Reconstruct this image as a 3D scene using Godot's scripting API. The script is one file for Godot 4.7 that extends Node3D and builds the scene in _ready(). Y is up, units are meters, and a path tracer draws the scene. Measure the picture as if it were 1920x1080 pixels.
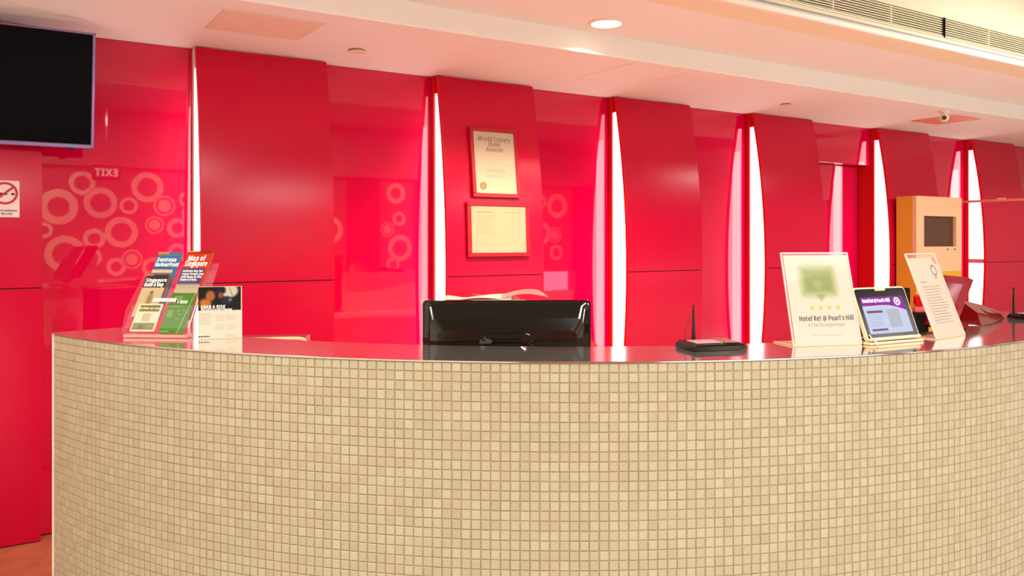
extends Node3D

# ---- the place, in metres. Wall frame: x along the red wall, y up, z out of the wall towards the lobby.
const WALL_TURN := 0.5689
const WALL_GAP := 4.514
const LOW := 2.389        # ceiling over the desk
const SOFFIT := 2.50      # ceiling in front of it
const HIGH := 3.12        # lobby ceiling
const CENTRE := Vector3(0.151, 0, -4.470)   # centre of the round counter
const RADIUS := 2.415
const LEDGE := 1.10
# left and right edge of each curved panel along the wall
const PANELS := [[-0.45, 0.237], [0.9275, 1.6146], [2.305, 2.990], [3.683, 4.379], [5.063, 5.765], [6.664, 7.427], [8.188, 8.959], [9.72, 10.45]]

var frame := Transform3D()
var M := {}
var used := {}
var rng := RandomNumberGenerator.new()


func _ready() -> void:
	rng.seed = 41
	# ---------- camera
	var cam := Camera3D.new()
	cam.name = "camera"
	cam.projection = Camera3D.PROJECTION_FRUSTUM
	cam.keep_aspect = Camera3D.KEEP_HEIGHT
	cam.near = 0.05
	cam.far = 60.0
	cam.size = 2.0 * 0.05 * 540.0 / 1560.0
	cam.frustum_offset = Vector2(0, -0.05 * 90.0 / 1560.0)
	cam.position = Vector3(0, 1.4, 0)
	add_child(cam)
	cam.current = true
	# ---------- sky and exposure
	var env := Environment.new()
	env.background_mode = Environment.BG_COLOR
	env.background_color = Color(0.80, 0.86, 1.0)
	env.background_energy_multiplier = 3.0
	env.tonemap_mode = Environment.TONE_MAPPER_LINEAR
	env.tonemap_exposure = 1.28
	env.sdfgi_enabled = true
	env.ssao_enabled = true
	env.ssil_enabled = true
	var we := WorldEnvironment.new()
	we.name = "world_environment"
	we.environment = env
	add_child(we)
	# ---------- unseen lamps added for fill in the high ceiling, behind and beside the camera
	frame = Transform3D(Basis(Vector3.UP, WALL_TURN), Vector3.ZERO)
	frame.origin = -frame.basis.z * WALL_GAP
	materials()
	lobby_fill_lights()
	# ---------- the setting, then the things
	shell()
	back_wall()
	facade()
	wall_lights()
	ceiling_things()
	counter()
	wall_things()
	left_group()
	middle_group()
	right_group()


# =====================================================================  helpers
func mat(c: Color, rough := 0.6, metal := 0.0, spec := 0.5) -> StandardMaterial3D:
	var m := StandardMaterial3D.new()
	m.albedo_color = c
	m.roughness = rough
	m.metallic = metal
	m.metallic_specular = spec
	return m


func noise_tex(freq: float, lo: Color, hi: Color, size := 256, seed_ := 3, normal := false, bump := 2.0) -> NoiseTexture2D:
	var n := FastNoiseLite.new()
	n.noise_type = FastNoiseLite.TYPE_SIMPLEX_SMOOTH
	n.seed = seed_
	n.frequency = freq
	n.fractal_octaves = 3
	var t := NoiseTexture2D.new()
	t.width = size
	t.height = size
	t.seamless = true
	t.noise = n
	if normal:
		t.as_normal_map = true
		t.bump_strength = bump
	else:
		var g := Gradient.new()
		g.set_color(0, lo)
		g.set_color(1, hi)
		t.color_ramp = g
	return t


func triplanar(m: StandardMaterial3D, scale: float, world := true) -> StandardMaterial3D:
	m.uv1_triplanar = true
	m.uv1_world_triplanar = world
	m.uv1_scale = Vector3.ONE * scale
	return m


func glow(c: Color, e: float) -> StandardMaterial3D:
	var m := mat(c, 0.5)
	m.emission_enabled = true
	m.emission = c
	m.emission_energy_multiplier = e
	return m


func clear(c: Color, a: float) -> StandardMaterial3D:
	var m := mat(Color(c.r, c.g, c.b, a), 0.05)
	m.transparency = BaseMaterial3D.TRANSPARENCY_ALPHA
	return m


func numbered(called: String) -> String:
	if not used.has(called):
		used[called] = 0
		return called
	used[called] += 1
	return "%s_%03d" % [called, used[called]]


func thing(called: String, label: String, category: String, at: Transform3D, group := "") -> Node3D:
	var o := Node3D.new()
	o.name = numbered(called)
	o.transform = at
	add_child(o)
	o.set_meta("label", label)
	o.set_meta("category", category)
	if group:
		o.set_meta("group", group)
	return o


func obj(called: String, st, m: Material, parent: Node, at := Transform3D()) -> MeshInstance3D:
	var o := MeshInstance3D.new()
	o.mesh = st.commit() if st is SurfaceTool else st
	o.material_override = m
	o.transform = at
	o.name = numbered(called) if parent == self else called
	o.cast_shadow = GeometryInstance3D.SHADOW_CASTING_SETTING_ON
	parent.add_child(o, true)
	return o


func struct(called: String, st, m: Material, at := Transform3D()) -> MeshInstance3D:
	var o := obj(called, st, m, self, at)
	o.set_meta("kind", "structure")
	return o


func tool() -> SurfaceTool:
	var st := SurfaceTool.new()
	st.begin(Mesh.PRIMITIVE_TRIANGLES)
	return st


func tri(st: SurfaceTool, a: Vector3, b: Vector3, c: Vector3, n: Vector3, ns = null) -> void:
	var q := [a, b, c]
	var k := [0, 1, 2]
	if (b - a).cross(c - a).dot(n) > 0.0:
		k = [0, 2, 1]
	for i in k:
		st.set_normal(n if ns == null else ns[i])
		st.add_vertex(q[i])


func quad(st: SurfaceTool, a: Vector3, b: Vector3, c: Vector3, d: Vector3, n: Vector3, ns = null) -> void:
	if ns == null:
		tri(st, a, b, c, n)
		tri(st, a, c, d, n)
	else:
		tri(st, a, b, c, n, [ns[0], ns[1], ns[2]])
		tri(st, a, c, d, n, [ns[0], ns[2], ns[3]])


# a box with chamfered edges
func cbox(st: SurfaceTool, centre: Vector3, size: Vector3, bev := 0.0, t := Transform3D()) -> void:
	var h := size * 0.5
	bev = minf(bev, minf(h.x, minf(h.y, h.z)) * 0.9)
	var ax := [Vector3.RIGHT, Vector3.UP, Vector3.BACK]
	for i in 3:
		var u: Vector3 = ax[(i + 1) % 3]
		var v: Vector3 = ax[(i + 2) % 3]
		var hu: float = h[(i + 1) % 3] - bev
		var hv: float = h[(i + 2) % 3] - bev
		for s in [-1.0, 1.0]:
			var n: Vector3 = ax[i] * s
			var p: Vector3 = centre + n * h[i]
			quad(st, t * (p - u * hu - v * hv), t * (p + u * hu - v * hv), t * (p + u * hu + v * hv), t * (p - u * hu + v * hv), (t.basis * n).normalized())
	if bev <= 0.0:
		return
	for i in 3:
		var u: Vector3 = ax[(i + 1) % 3]
		var v: Vector3 = ax[(i + 2) % 3]
		var hu: float = h[(i + 1) % 3]
		var hv: float = h[(i + 2) % 3]
		var l: Vector3 = ax[i] * (h[i] - bev)
		for su in [-1.0, 1.0]:
			for sv in [-1.0, 1.0]:
				var a: Vector3 = centre + u * su * hu + v * sv * (hv - bev)
				var b: Vector3 = centre + u * su * (hu - bev) + v * sv * hv
				quad(st, t * (a - l), t * (a + l), t * (b + l), t * (b - l), (t.basis * (u * su + v * sv)).normalized())
	for sx in [-1.0, 1.0]:
		for sy in [-1.0, 1.0]:
			for sz in [-1.0, 1.0]:
				var s := Vector3(sx, sy, sz)
				var c: Vector3 = centre + h * s
				tri(st, t * (c - Vector3(0, bev, bev) * s), t * (c - Vector3(bev, 0, bev) * s), t * (c - Vector3(bev, bev, 0) * s), (t.basis * s).normalized())


func box(centre: Vector3, size: Vector3, bev := 0.0, t := Transform3D()) -> SurfaceTool:
	var st := tool()
	cbox(st, centre, size, bev, t)
	return st


# a box given by two corners
func span(a: Vector3, b: Vector3, bev := 0.0) -> SurfaceTool:
	return box((a + b) * 0.5, (b - a).abs(), bev)


# a polygon in x and y, with thickness along z from z0 to z1
func prism(st: SurfaceTool, pts: PackedVector2Array, z0: float, z1: float, t := Transform3D()) -> void:
	var idx := Geometry2D.triangulate_polygon(pts)
	for k in range(0, idx.size(), 3):
		for z in [z0, z1]:
			var n := Vector3(0, 0, 1 if (z == z1) == (z1 > z0) else -1)
			tri(st, t * Vector3(pts[idx[k]].x, pts[idx[k]].y, z), t * Vector3(pts[idx[k + 1]].x, pts[idx[k + 1]].y, z), t * Vector3(pts[idx[k + 2]].x, pts[idx[k + 2]].y, z), (t.basis * n).normalized())
	var turn := -1.0 if Geometry2D.is_polygon_clockwise(pts) else 1.0
	for i in pts.size():
		var a := pts[i]
		var b := pts[(i + 1) % pts.size()]
		var d := (b - a).normalized() * turn
		quad(st, t * Vector3(a.x, a.y, z0), t * Vector3(b.x, b.y, z0), t * Vector3(b.x, b.y, z1), t * Vector3(a.x, a.y, z1), (t.basis * Vector3(d.y, -d.x, 0)).normalized())


func rounded(w: float, h: float, r: float, n := 6, c := Vector2.ZERO) -> PackedVector2Array:
	var p := PackedVector2Array()
	for q in 4:
		var o := Vector2((w * 0.5 - r) * (1 if q in [0, 3] else -1), (h * 0.5 - r) * (1 if q < 2 else -1))
		for i in n + 1:
			var a := PI * 0.5 * (q + float(i) / n)
			p.append(c + o + Vector2(cos(a), sin(a)) * r)
	return p


func disc_points(r: float, n := 32, c := Vector2.ZERO) -> PackedVector2Array:
	var p := PackedVector2Array()
	for i in n:
		p.append(c + Vector2.from_angle(TAU * i / n) * r)
	return p


# a flat ring facing z
func annulus(st: SurfaceTool, r0: float, r1: float, z0: float, z1: float, n := 36, t := Transform3D()) -> void:
	for i in n:
		var a := Vector2.from_angle(TAU * i / n)
		var b := Vector2.from_angle(TAU * (i + 1) / n)
		for z in [z0, z1]:
			quad(st, t * Vector3(a.x * r0, a.y * r0, z), t * Vector3(a.x * r1, a.y * r1, z), t * Vector3(b.x * r1, b.y * r1, z), t * Vector3(b.x * r0, b.y * r0, z), (t.basis * Vector3(0, 0, 1 if z == z1 else -1)).normalized())
		for k in [[r0, -1.0], [r1, 1.0]]:
			var r: float = k[0]
			var m := (a + b).normalized() * float(k[1])
			quad(st, t * Vector3(a.x * r, a.y * r, z0), t * Vector3(b.x * r, b.y * r, z0), t * Vector3(b.x * r, b.y * r, z1), t * Vector3(a.x * r, a.y * r, z1), (t.basis * Vector3(m.x, m.y, 0)).normalized())


# a surface of revolution about y: points are (radius, height)
func lathe(st: SurfaceTool, prof: Array, n := 32, t := Transform3D()) -> void:
	for i in prof.size() - 1:
		var p: Vector2 = prof[i]
		var q: Vector2 = prof[i + 1]
		var d := (q - p).normalized()
		for k in n:
			var a := TAU * k / n
			var b := TAU * (k + 1) / n
			var va := Vector3(cos(a), 0, sin(a))
			var vb := Vector3(cos(b), 0, sin(b))
			var na := (t.basis * (va * d.y - Vector3.UP * d.x)).normalized()
			var nb := (t.basis * (vb * d.y - Vector3.UP * d.x)).normalized()
			quad(st, t * (va * p.x + Vector3.UP * p.y), t * (vb * p.x + Vector3.UP * p.y), t * (vb * q.x + Vector3.UP * q.y), t * (va * q.x + Vector3.UP * q.y), na, [na, nb, nb, na])


func tube(st: SurfaceTool, pts: Array, r: float, n := 8, r_end := -1.0) -> void:
	var rings := []
	for i in pts.size():
		var d: Vector3 = (pts[mini(i + 1, pts.size() - 1)] - pts[maxi(i - 1, 0)]).normalized()
		var u := d.cross(Vector3.UP if absf(d.y) < 0.9 else Vector3.RIGHT).normalized()
		var v := d.cross(u)
		var rr := r if r_end < 0 else lerpf(r, r_end, float(i) / (pts.size() - 1))
		var ring := []
		for k in n:
			var w := u * cos(TAU * k / n) + v * sin(TAU * k / n)
			ring.append([pts[i] + w * rr, w])
		rings.append(ring)
	for i in pts.size() - 1:
		for k in n:
			var a = rings[i][k]
			var b = rings[i][(k + 1) % n]
			var c = rings[i + 1][(k + 1) % n]
			var e = rings[i + 1][k]
			quad(st, a[0], b[0], c[0], e[0], a[1], [a[1], b[1], c[1], e[1]])
	for s in [0, pts.size() - 1]:
		var d: Vector3 = (pts[0] - pts[1] if s == 0 else pts[s] - pts[s - 1]).normalized()
		for k in n:
			tri(st, pts[s], rings[s][k][0], rings[s][(k + 1) % n][0], d)


# part of a ring round y: radii r0 to r1, heights y0 to y1, angles a0 to a1 (0 looks along +z)
func arc_slab(st: SurfaceTool, r0: float, r1: float, y0: float, y1: float, a0: float, a1: float, n: int, bev := 0.0) -> void:
	var prof := [Vector2(r0, y0), Vector2(r1, y0), Vector2(r1, y1 - bev), Vector2(r1 - bev, y1), Vector2(r0, y1)]
	for k in n:
		var a := lerpf(a0, a1, float(k) / n)
		var b := lerpf(a0, a1, float(k + 1) / n)
		var va := Vector3(sin(a), 0, cos(a))
		var vb := Vector3(sin(b), 0, cos(b))
		for i in prof.size():
			var p: Vector2 = prof[i]
			var q: Vector2 = prof[(i + 1) % prof.size()]
			if p.is_equal_approx(q):
				continue
			var d := (q - p).normalized()
			var na := va * d.y - Vector3.UP * d.x
			var nb := vb * d.y - Vector3.UP * d.x
			quad(st, va * p.x + Vector3.UP * p.y, vb * p.x + Vector3.UP * p.y, vb * q.x + Vector3.UP * q.y, va * q.x + Vector3.UP * q.y, na, [na, nb, nb, na])
	for e in [[a0, -1.0], [a1, 1.0]]:
		var v := Vector3(sin(e[0]), 0, cos(e[0]))
		var nn := Vector3(cos(e[0]), 0, -sin(e[0])) * float(e[1])
		quad(st, v * r0 + Vector3.UP * y0, v * r1 + Vector3.UP * y0, v * r1 + Vector3.UP * y1, v * r0 + Vector3.UP * y1, nn)


# a flat printed face with uv 0..1, facing z
func sheet(w: float, h: float, c := Vector3.ZERO) -> SurfaceTool:
	var st := tool()
	var q := [Vector3(-w, -h, 0) * 0.5 + c, Vector3(-w, h, 0) * 0.5 + c, Vector3(w, h, 0) * 0.5 + c, Vector3(w, -h, 0) * 0.5 + c]
	var uv := [Vector2(0, 1), Vector2(0, 0), Vector2(1, 0), Vector2(1, 1)]
	for i in [0, 1, 2, 0, 2, 3]:
		st.set_normal(Vector3.BACK)
		st.set_uv(uv[i])
		st.add_vertex(q[i])
	return st


func lettering(s: String, high: float, at: Vector3, m: Material, parent: Node, face := "Droid Sans", bold := false, italic := false, stretch := 1.0, left := false) -> MeshInstance3D:
	var t := TextMesh.new()
	var f := SystemFont.new()
	f.font_names = PackedStringArray([face])
	f.font_weight = 700 if bold else 400
	t.font = f
	t.text = s
	t.font_size = 32
	t.pixel_size = high / 23.0
	t.depth = 0.0006
	t.curve_step = 2.0
	if left:
		t.horizontal_alignment = HORIZONTAL_ALIGNMENT_LEFT
	var o := obj("lettering", t, m, parent)
	var b := Basis(Vector3(stretch, 0, 0), Vector3(0.22 if italic else 0.0, 1, 0), Vector3.BACK)
	o.transform = Transform3D(b, at)
	return o


# ---- small printed pictures
func canvas(w: int, h: int, c: Color) -> Image:
	var im := Image.create(w, h, false, Image.FORMAT_RGB8)
	im.fill(c)
	return im


func soft(im: Image, c: Color, share: Callable) -> void:
	for y in im.get_height():
		for x in im.get_width():
			var s: float = clampf(share.call(x, y), 0.0, 1.0)
			if s > 0.0:
				im.set_pixel(x, y, im.get_pixel(x, y).lerp(c, s))


func blob(im: Image, c: Color, cx: float, cy: float, rx: float, ry: float, edge := 0.3) -> void:
	soft(im, c, func(x, y): return (1.0 - Vector2((x - cx) / rx, (y - cy) / ry).length()) / edge)


func text_lines(im: Image, c: Color, x0: int, x1: int, y0: int, n: int, pitch: int, thick := 2) -> void:
	var r := RandomNumberGenerator.new()
	r.seed = x0 * 31 + y0
	for k in n:
		var x := x0
		var end := x1 - int(r.randf() * (x1 - x0) * 0.25)
		while x < end:
			var w := 4 + r.randi() % 9
			im.fill_rect(Rect2i(x, y0 + k * pitch, mini(w, end - x), thick), c)
			x += w + 3


func printed(im: Image, rough := 0.5) -> StandardMaterial3D:
	im.generate_mipmaps()
	var m := mat(Color(0.83, 0.83, 0.83), rough, 0.0, 0.3)
	m.albedo_texture = ImageTexture.create_from_image(im)
	return m


func wall_at(u: float, h: float, off: float, turn := Basis()) -> Transform3D:
	return frame * Transform3D(turn, Vector3(u, h, off))


func bow(h: float) -> float:
	return 0.21 - 0.13 * pow((h - 1.2) / 1.2, 2)


# a frame lying on a curved panel, tilted with it
func on_bow(u: float, h: float, lift := 0.0) -> Transform3D:
	var slope := -0.26 * (h - 1.2) / 1.44
	return wall_at(u, h, bow(h) + lift, Basis(Vector3.RIGHT, atan(slope)))


# =====================================================================  materials
func materials() -> void:
	M.gloss_red = mat(Color(0.83, 0.0, 0.25), 0.02, 0.0, 0.56)
	M.gloss_red.clearcoat_enabled = true
	M.gloss_red.clearcoat = 0.35
	M.gloss_red.clearcoat_roughness = 0.02
	M.satin_red = mat(Color(0.81, 0.03, 0.22), 0.20, 0.0, 0.38)
	M.seam_shade = mat(Color(0.45, 0.02, 0.08), 0.6)  # dark red carries the shade of the panel joint
	M.lit_red_edge = mat(Color(0.90, 0.10, 0.10), 0.3)  # lighter, more orange red: wall light on the edge put into the colour
	M.red_post = mat(Color(0.84, 0.02, 0.05), 0.3)
	M.pale_post = mat(Color(0.96, 0.90, 0.88), 0.4)
	M.ceiling = mat(Color(0.97, 0.965, 0.95), 0.85)
	M.lobby_ceiling = mat(Color(0.50, 0.47, 0.45), 0.9)
	M.hatch = mat(Color(0.95, 0.86, 0.78), 0.8)
	M.cream = mat(Color(0.96, 0.91, 0.79), 0.7)
	M.white_trim = mat(Color(0.97, 0.93, 0.86), 0.5)
	M.groove_shade = mat(Color(0.70, 0.66, 0.62), 0.7)  # grey stands for the shadow line over the moulding
	M.grille = mat(Color(0.95, 0.90, 0.76), 0.45)
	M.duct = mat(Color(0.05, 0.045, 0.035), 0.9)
	M.floor = mat(Color(0.93, 0.89, 0.83), 0.22)
	M.floor.albedo_texture = noise_tex(0.012, Color(0.86, 0.84, 0.82), Color(1, 1, 1), 512, 7)
	triplanar(M.floor, 0.7)
	M.steel = mat(Color(0.94, 0.91, 0.88), 0.10, 0.92)
	M.chrome = mat(Color(0.85, 0.83, 0.80), 0.12, 1.0)
	M.grout = mat(Color(0.66, 0.58, 0.44), 0.9)
	M.lobby_wall = mat(Color(0.90, 0.86, 0.80), 0.8)
	M.mural = mat(Color(0.45, 0.40, 0.40), 0.6)
	M.ring = mat(Color(0.97, 0.92, 0.80), 0.6)
	M.black_gloss = mat(Color(0.075, 0.07, 0.045), 0.08, 0.0, 0.6)
	M.black = mat(Color(0.05, 0.045, 0.04), 0.35)
	M.paper = mat(Color(0.86, 0.83, 0.76), 0.7)
	M.acrylic = clear(Color(1, 0.97, 0.95), 0.03)
	M.acrylic.metallic_specular = 0.09
	M.acrylic_edge_sheen = mat(Color(0.98, 0.86, 0.80), 0.25)  # opaque pale pink paints the bright look of clear acrylic edges
	M.ink = mat(Color(0.12, 0.10, 0.09), 0.7)
	M.white_ink = mat(Color(0.98, 0.97, 0.92), 0.7)
	M.laminate = mat(Color(0.93, 0.90, 0.85), 0.4)
	# mosaic tiles: one speckle, a few tones
	var speckle := noise_tex(0.16, Color(0.84, 0.83, 0.80), Color(1, 1, 1), 256, 21)
	M.tones = []
	for c in [Color(0.755, 0.715, 0.595), Color(0.765, 0.725, 0.605), Color(0.745, 0.70, 0.575), Color(0.755, 0.71, 0.58), Color(0.775, 0.74, 0.625), Color(0.735, 0.69, 0.565)]:
		var m := mat(c, 0.42, 0.0, 0.6)
		m.albedo_texture = speckle
		triplanar(m, 14.0)
		M.tones.append(m)
	M.tile_field = mat(Color.WHITE, 0.42, 0.0, 0.6)
	M.tile_field.albedo_texture = speckle
	M.tile_field.vertex_color_use_as_albedo = true
	triplanar(M.tile_field, 14.0)


# =====================================================================  added fill lamps of the lobby
func lobby_fill_lights() -> void:
	# luminous panels added out of view, placed and sized for the fill they give
	M.fill_lamp = glow(Color(1.0, 0.95, 0.88), 1.2)
	M.fill_lamp_places = []
	for q in [[-1.0, 2.7, 6.5], [1.5, 4.9, 5.5], [5.4, 3.2, 5.5], [8.2, 3.4, 6.0], [-0.1, 6.8, 7.0], [3.35, 6.8, 7.5], [6.6, 6.6, 5.0]]:
		var a := AreaLight3D.new()
		a.name = "lobby_fill_light"
		a.area_size = Vector2(1.1, 0.7)
		a.light_color = Color(1.0, 0.995, 0.98)
		a.light_energy = q[2]
		a.area_range = 30.0
		a.area_attenuation = 2.0
		a.shadow_enabled = true
		a.transform = wall_at(q[0], HIGH - 0.03, q[1], Basis(Vector3.RIGHT, -PI * 0.5))
		add_child(a, true)
		M.fill_lamp_places.append([q[0], q[1]])


# =====================================================================  shell
func shell() -> void:
	var U0 := -2.6
	var U1 := 11.6
	struct("floor", span(Vector3(U0 - 0.2, -0.15, 1.5), Vector3(U1 + 0.2, 0, 7.9)), M.floor, frame)
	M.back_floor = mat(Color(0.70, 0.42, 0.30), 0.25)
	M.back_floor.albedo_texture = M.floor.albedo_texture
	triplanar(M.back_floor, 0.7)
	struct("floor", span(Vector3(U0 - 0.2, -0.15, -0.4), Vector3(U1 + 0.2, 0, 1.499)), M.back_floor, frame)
	# the low ceiling over the desk, with its flush access panels
	var low := struct("ceiling", span(Vector3(U0, LOW, -0.36), Vector3(U1, LOW + 0.22, 0.86)), M.ceiling, frame)
	var lip := span(Vector3(U0, LOW, 0.86), Vector3(U1, LOW + 0.22, 1.02), 0.004)
	struct("trim_1", lip, M.ceiling, frame)
	obj("access_panel", span(Vector3(0.882, LOW - 0.004, 0.48), Vector3(1.330, LOW + 0.01, 0.86), 0.002), M.hatch, low)
	var st := tool()
	for e in [[3.07, 0.462, 3.535, 0.465], [3.07, 0.93, 3.535, 0.933], [3.07, 0.462, 3.073, 0.933], [3.532, 0.462, 3.535, 0.933]]:
		cbox(st, Vector3((e[0] + e[2]) * 0.5, LOW, (e[1] + e[3]) * 0.5), Vector3(e[2] - e[0], 0.003, e[3] - e[1]))
	obj("access_panel", st, M.hatch, low)
	M.plate = mat(Color(0.93, 0.60, 0.52), 0.6)
	obj("access_panel", span(Vector3(6.49, LOW - 0.006, 0.49), Vector3(6.875, LOW + 0.01, 0.86), 0.002), M.plate, low)
	struct("ceiling", span(Vector3(U0, SOFFIT, 1.02), Vector3(U1, SOFFIT + 0.2, 1.62)), M.ceiling, frame)
	# the bulkhead that carries the air grilles
	var wu := struct("wall_front", span(Vector3(U0, SOFFIT, 1.62), Vector3(U1, 2.572, 1.80)), M.cream, frame)
	obj("bulkhead", span(Vector3(U0, 2.689, 1.62), Vector3(U1, HIGH + 0.2, 1.80)), M.cream, wu)
	obj("bulkhead", span(Vector3(U0, 2.572, 1.70), Vector3(2.70, 2.689, 1.80)), M.cream, wu)
	obj("bulkhead", span(Vector3(6.70, 2.572, 1.70), Vector3(U1, 2.689, 1.80)), M.cream, wu)
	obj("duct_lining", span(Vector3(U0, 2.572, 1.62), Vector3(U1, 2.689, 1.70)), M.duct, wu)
	st = tool()
	var pr := PackedVector2Array([Vector2(0.0, 0.0), Vector2(0.026, 0.0), Vector2(0.030, 0.006), Vector2(0.030, 0.024), Vector2(0.024, 0.030), Vector2(0.010, 0.031), Vector2(0.010, 0.040), Vector2(0.0, 0.040)])
	prism(st, pr, 0, U1 - U0, Transform3D(Basis(Vector3(0, 0, 1), Vector3(0, 1, 0), Vector3(1, 0, 0)), Vector3(U0, SOFFIT - 0.004, 1.80)))
	struct("trim_2", st, M.white_trim, frame)
	obj("painted_groove_shade", span(Vector3(U0, SOFFIT + 0.036, 1.795), Vector3(U1, SOFFIT + 0.050, 1.803)), M.groove_shade, get_node("trim_2"))  # flat grey strip, shadow line painted as colour
	var lobby := struct("ceiling", span(Vector3(U0, HIGH, 1.78), Vector3(U1, HIGH + 0.2, 7.9)), M.lobby_ceiling, frame)
	for q in M.fill_lamp_places:
		obj("fill_light_panel", span(Vector3(q[0] - 0.56, HIGH - 0.012, q[1] - 0.36), Vector3(q[0] + 0.56, HIGH - 0.001, q[1] + 0.36), 0.004), M.fill_lamp, lobby)  # glowing faces of the added fill lights, out of view
	struct("wall_left", span(Vector3(U0 - 0.2, 0, -0.36), Vector3(U0, HIGH + 0.2, 7.9)), M.lobby_wall, frame)
	struct("wall_right", span(Vector3(U1, 0, -0.36), Vector3(U1 + 0.2, HIGH + 0.2, 7.9)), M.lobby_wall, frame)


# the lobby's far wall with its ring mural and low windows, seen mirrored in the red panels
func facade() -> void:
	var z := 7.5
	var w := struct("wall_facade", span(Vector3(-2.6, 0, z), Vector3(11.6, 0.50, z + 0.2)), M.lobby_wall, frame)
	obj("upper_wall", span(Vector3(-2.6, 2.36, z), Vector3(11.6, HIGH, z + 0.2)), M.lobby_ceiling, w)
	obj("mural_panel", span(Vector3(-2.6, 0.84, z + 0.05), Vector3(11.6, 2.36, z + 0.2)), M.mural, w)
	M.pier = mat(Color(0.55, 0.10, 0.12), 0.5)
	for p in [[-2.6, 0.45], [4.72, 5.22], [5.9, 6.5], [9.0, 9.6]]:
		obj("pier", span(Vector3(p[0], 0.0, z - 0.06), Vector3(p[1], 2.36, z + 0.18)), M.pier, w)
	var k := 0
	for bay in [[0.5, 2.6], [2.65, 4.68], [5.26, 5.86], [6.55, 8.95], [9.65, 11.5]]:
		var r := RandomNumberGenerator.new()
		r.seed = 77 + k
		k += 1
		struct("window_%d" % k, span(Vector3(bay[0], 0.51, z + 0.10), Vector3(bay[1], 0.83, z + 0.106)), clear(Color(0.9, 0.9, 1.0), 0.05), frame)
		var placed := []
		for tries in 400:
			var rad := r.randf_range(0.11, 0.30)
			var c := Vector2(r.randf_range(bay[0] + rad, maxf(bay[0] + rad, bay[1] - rad)), r.randf_range(0.88 + rad, 2.33 - rad))
			var free := true
			for q in placed:
				if c.distance_to(q[0]) < (rad + q[1]) * 0.86:
					free = false
			if not free or rad * 2.0 > bay[1] - bay[0]:
				continue
			placed.append([c, rad])
			var st := tool()
			var t := Transform3D(Basis(), Vector3(c.x, c.y, z + 0.048))
			var kind := r.randi() % 3
			if kind == 0:
				annulus(st, rad * 0.62, rad, -0.004, 0.004, 32, t)
			elif kind == 1:
				annulus(st, rad * 0.82, rad, -0.004, 0.004, 32, t)
				annulus(st, 0.002, rad * 0.6, -0.004, 0.004, 24, t)
			else:
				annulus(st, rad * 0.5, rad * 0.9, -0.004, 0.004, 32, t.translated(Vector3(rad * 0.1, 0, 0)))
			obj("ring", st, M.ring, w)
	# lit exit sign hanging in the lobby
	var o := thing("exit_sign", "small green exit sign seen mirrored in the leftmost glossy wall panel", "sign", wall_at(1.30, 2.25, 6.7, Basis(Vector3.RIGHT, PI)))
	o.transform = frame * Transform3D(Basis(Vector3.UP, PI), Vector3(1.30, 2.22, 6.7))
	obj("sign_box", box(Vector3.ZERO, Vector3(0.32, 0.19, 0.05), 0.005), mat(Color(0.03, 0.22, 0.10), 0.4), o)
	obj("hanger", box(Vector3(0, 0.45, 0), Vector3(0.015, 0.72, 0.015)), M.chrome, o)
	lettering("EXIT", 0.09, Vector3(0, 0, 0.027), glow(Color(0.9, 1.0, 0.92), 1.5), o, "Droid Sans", true)


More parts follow.
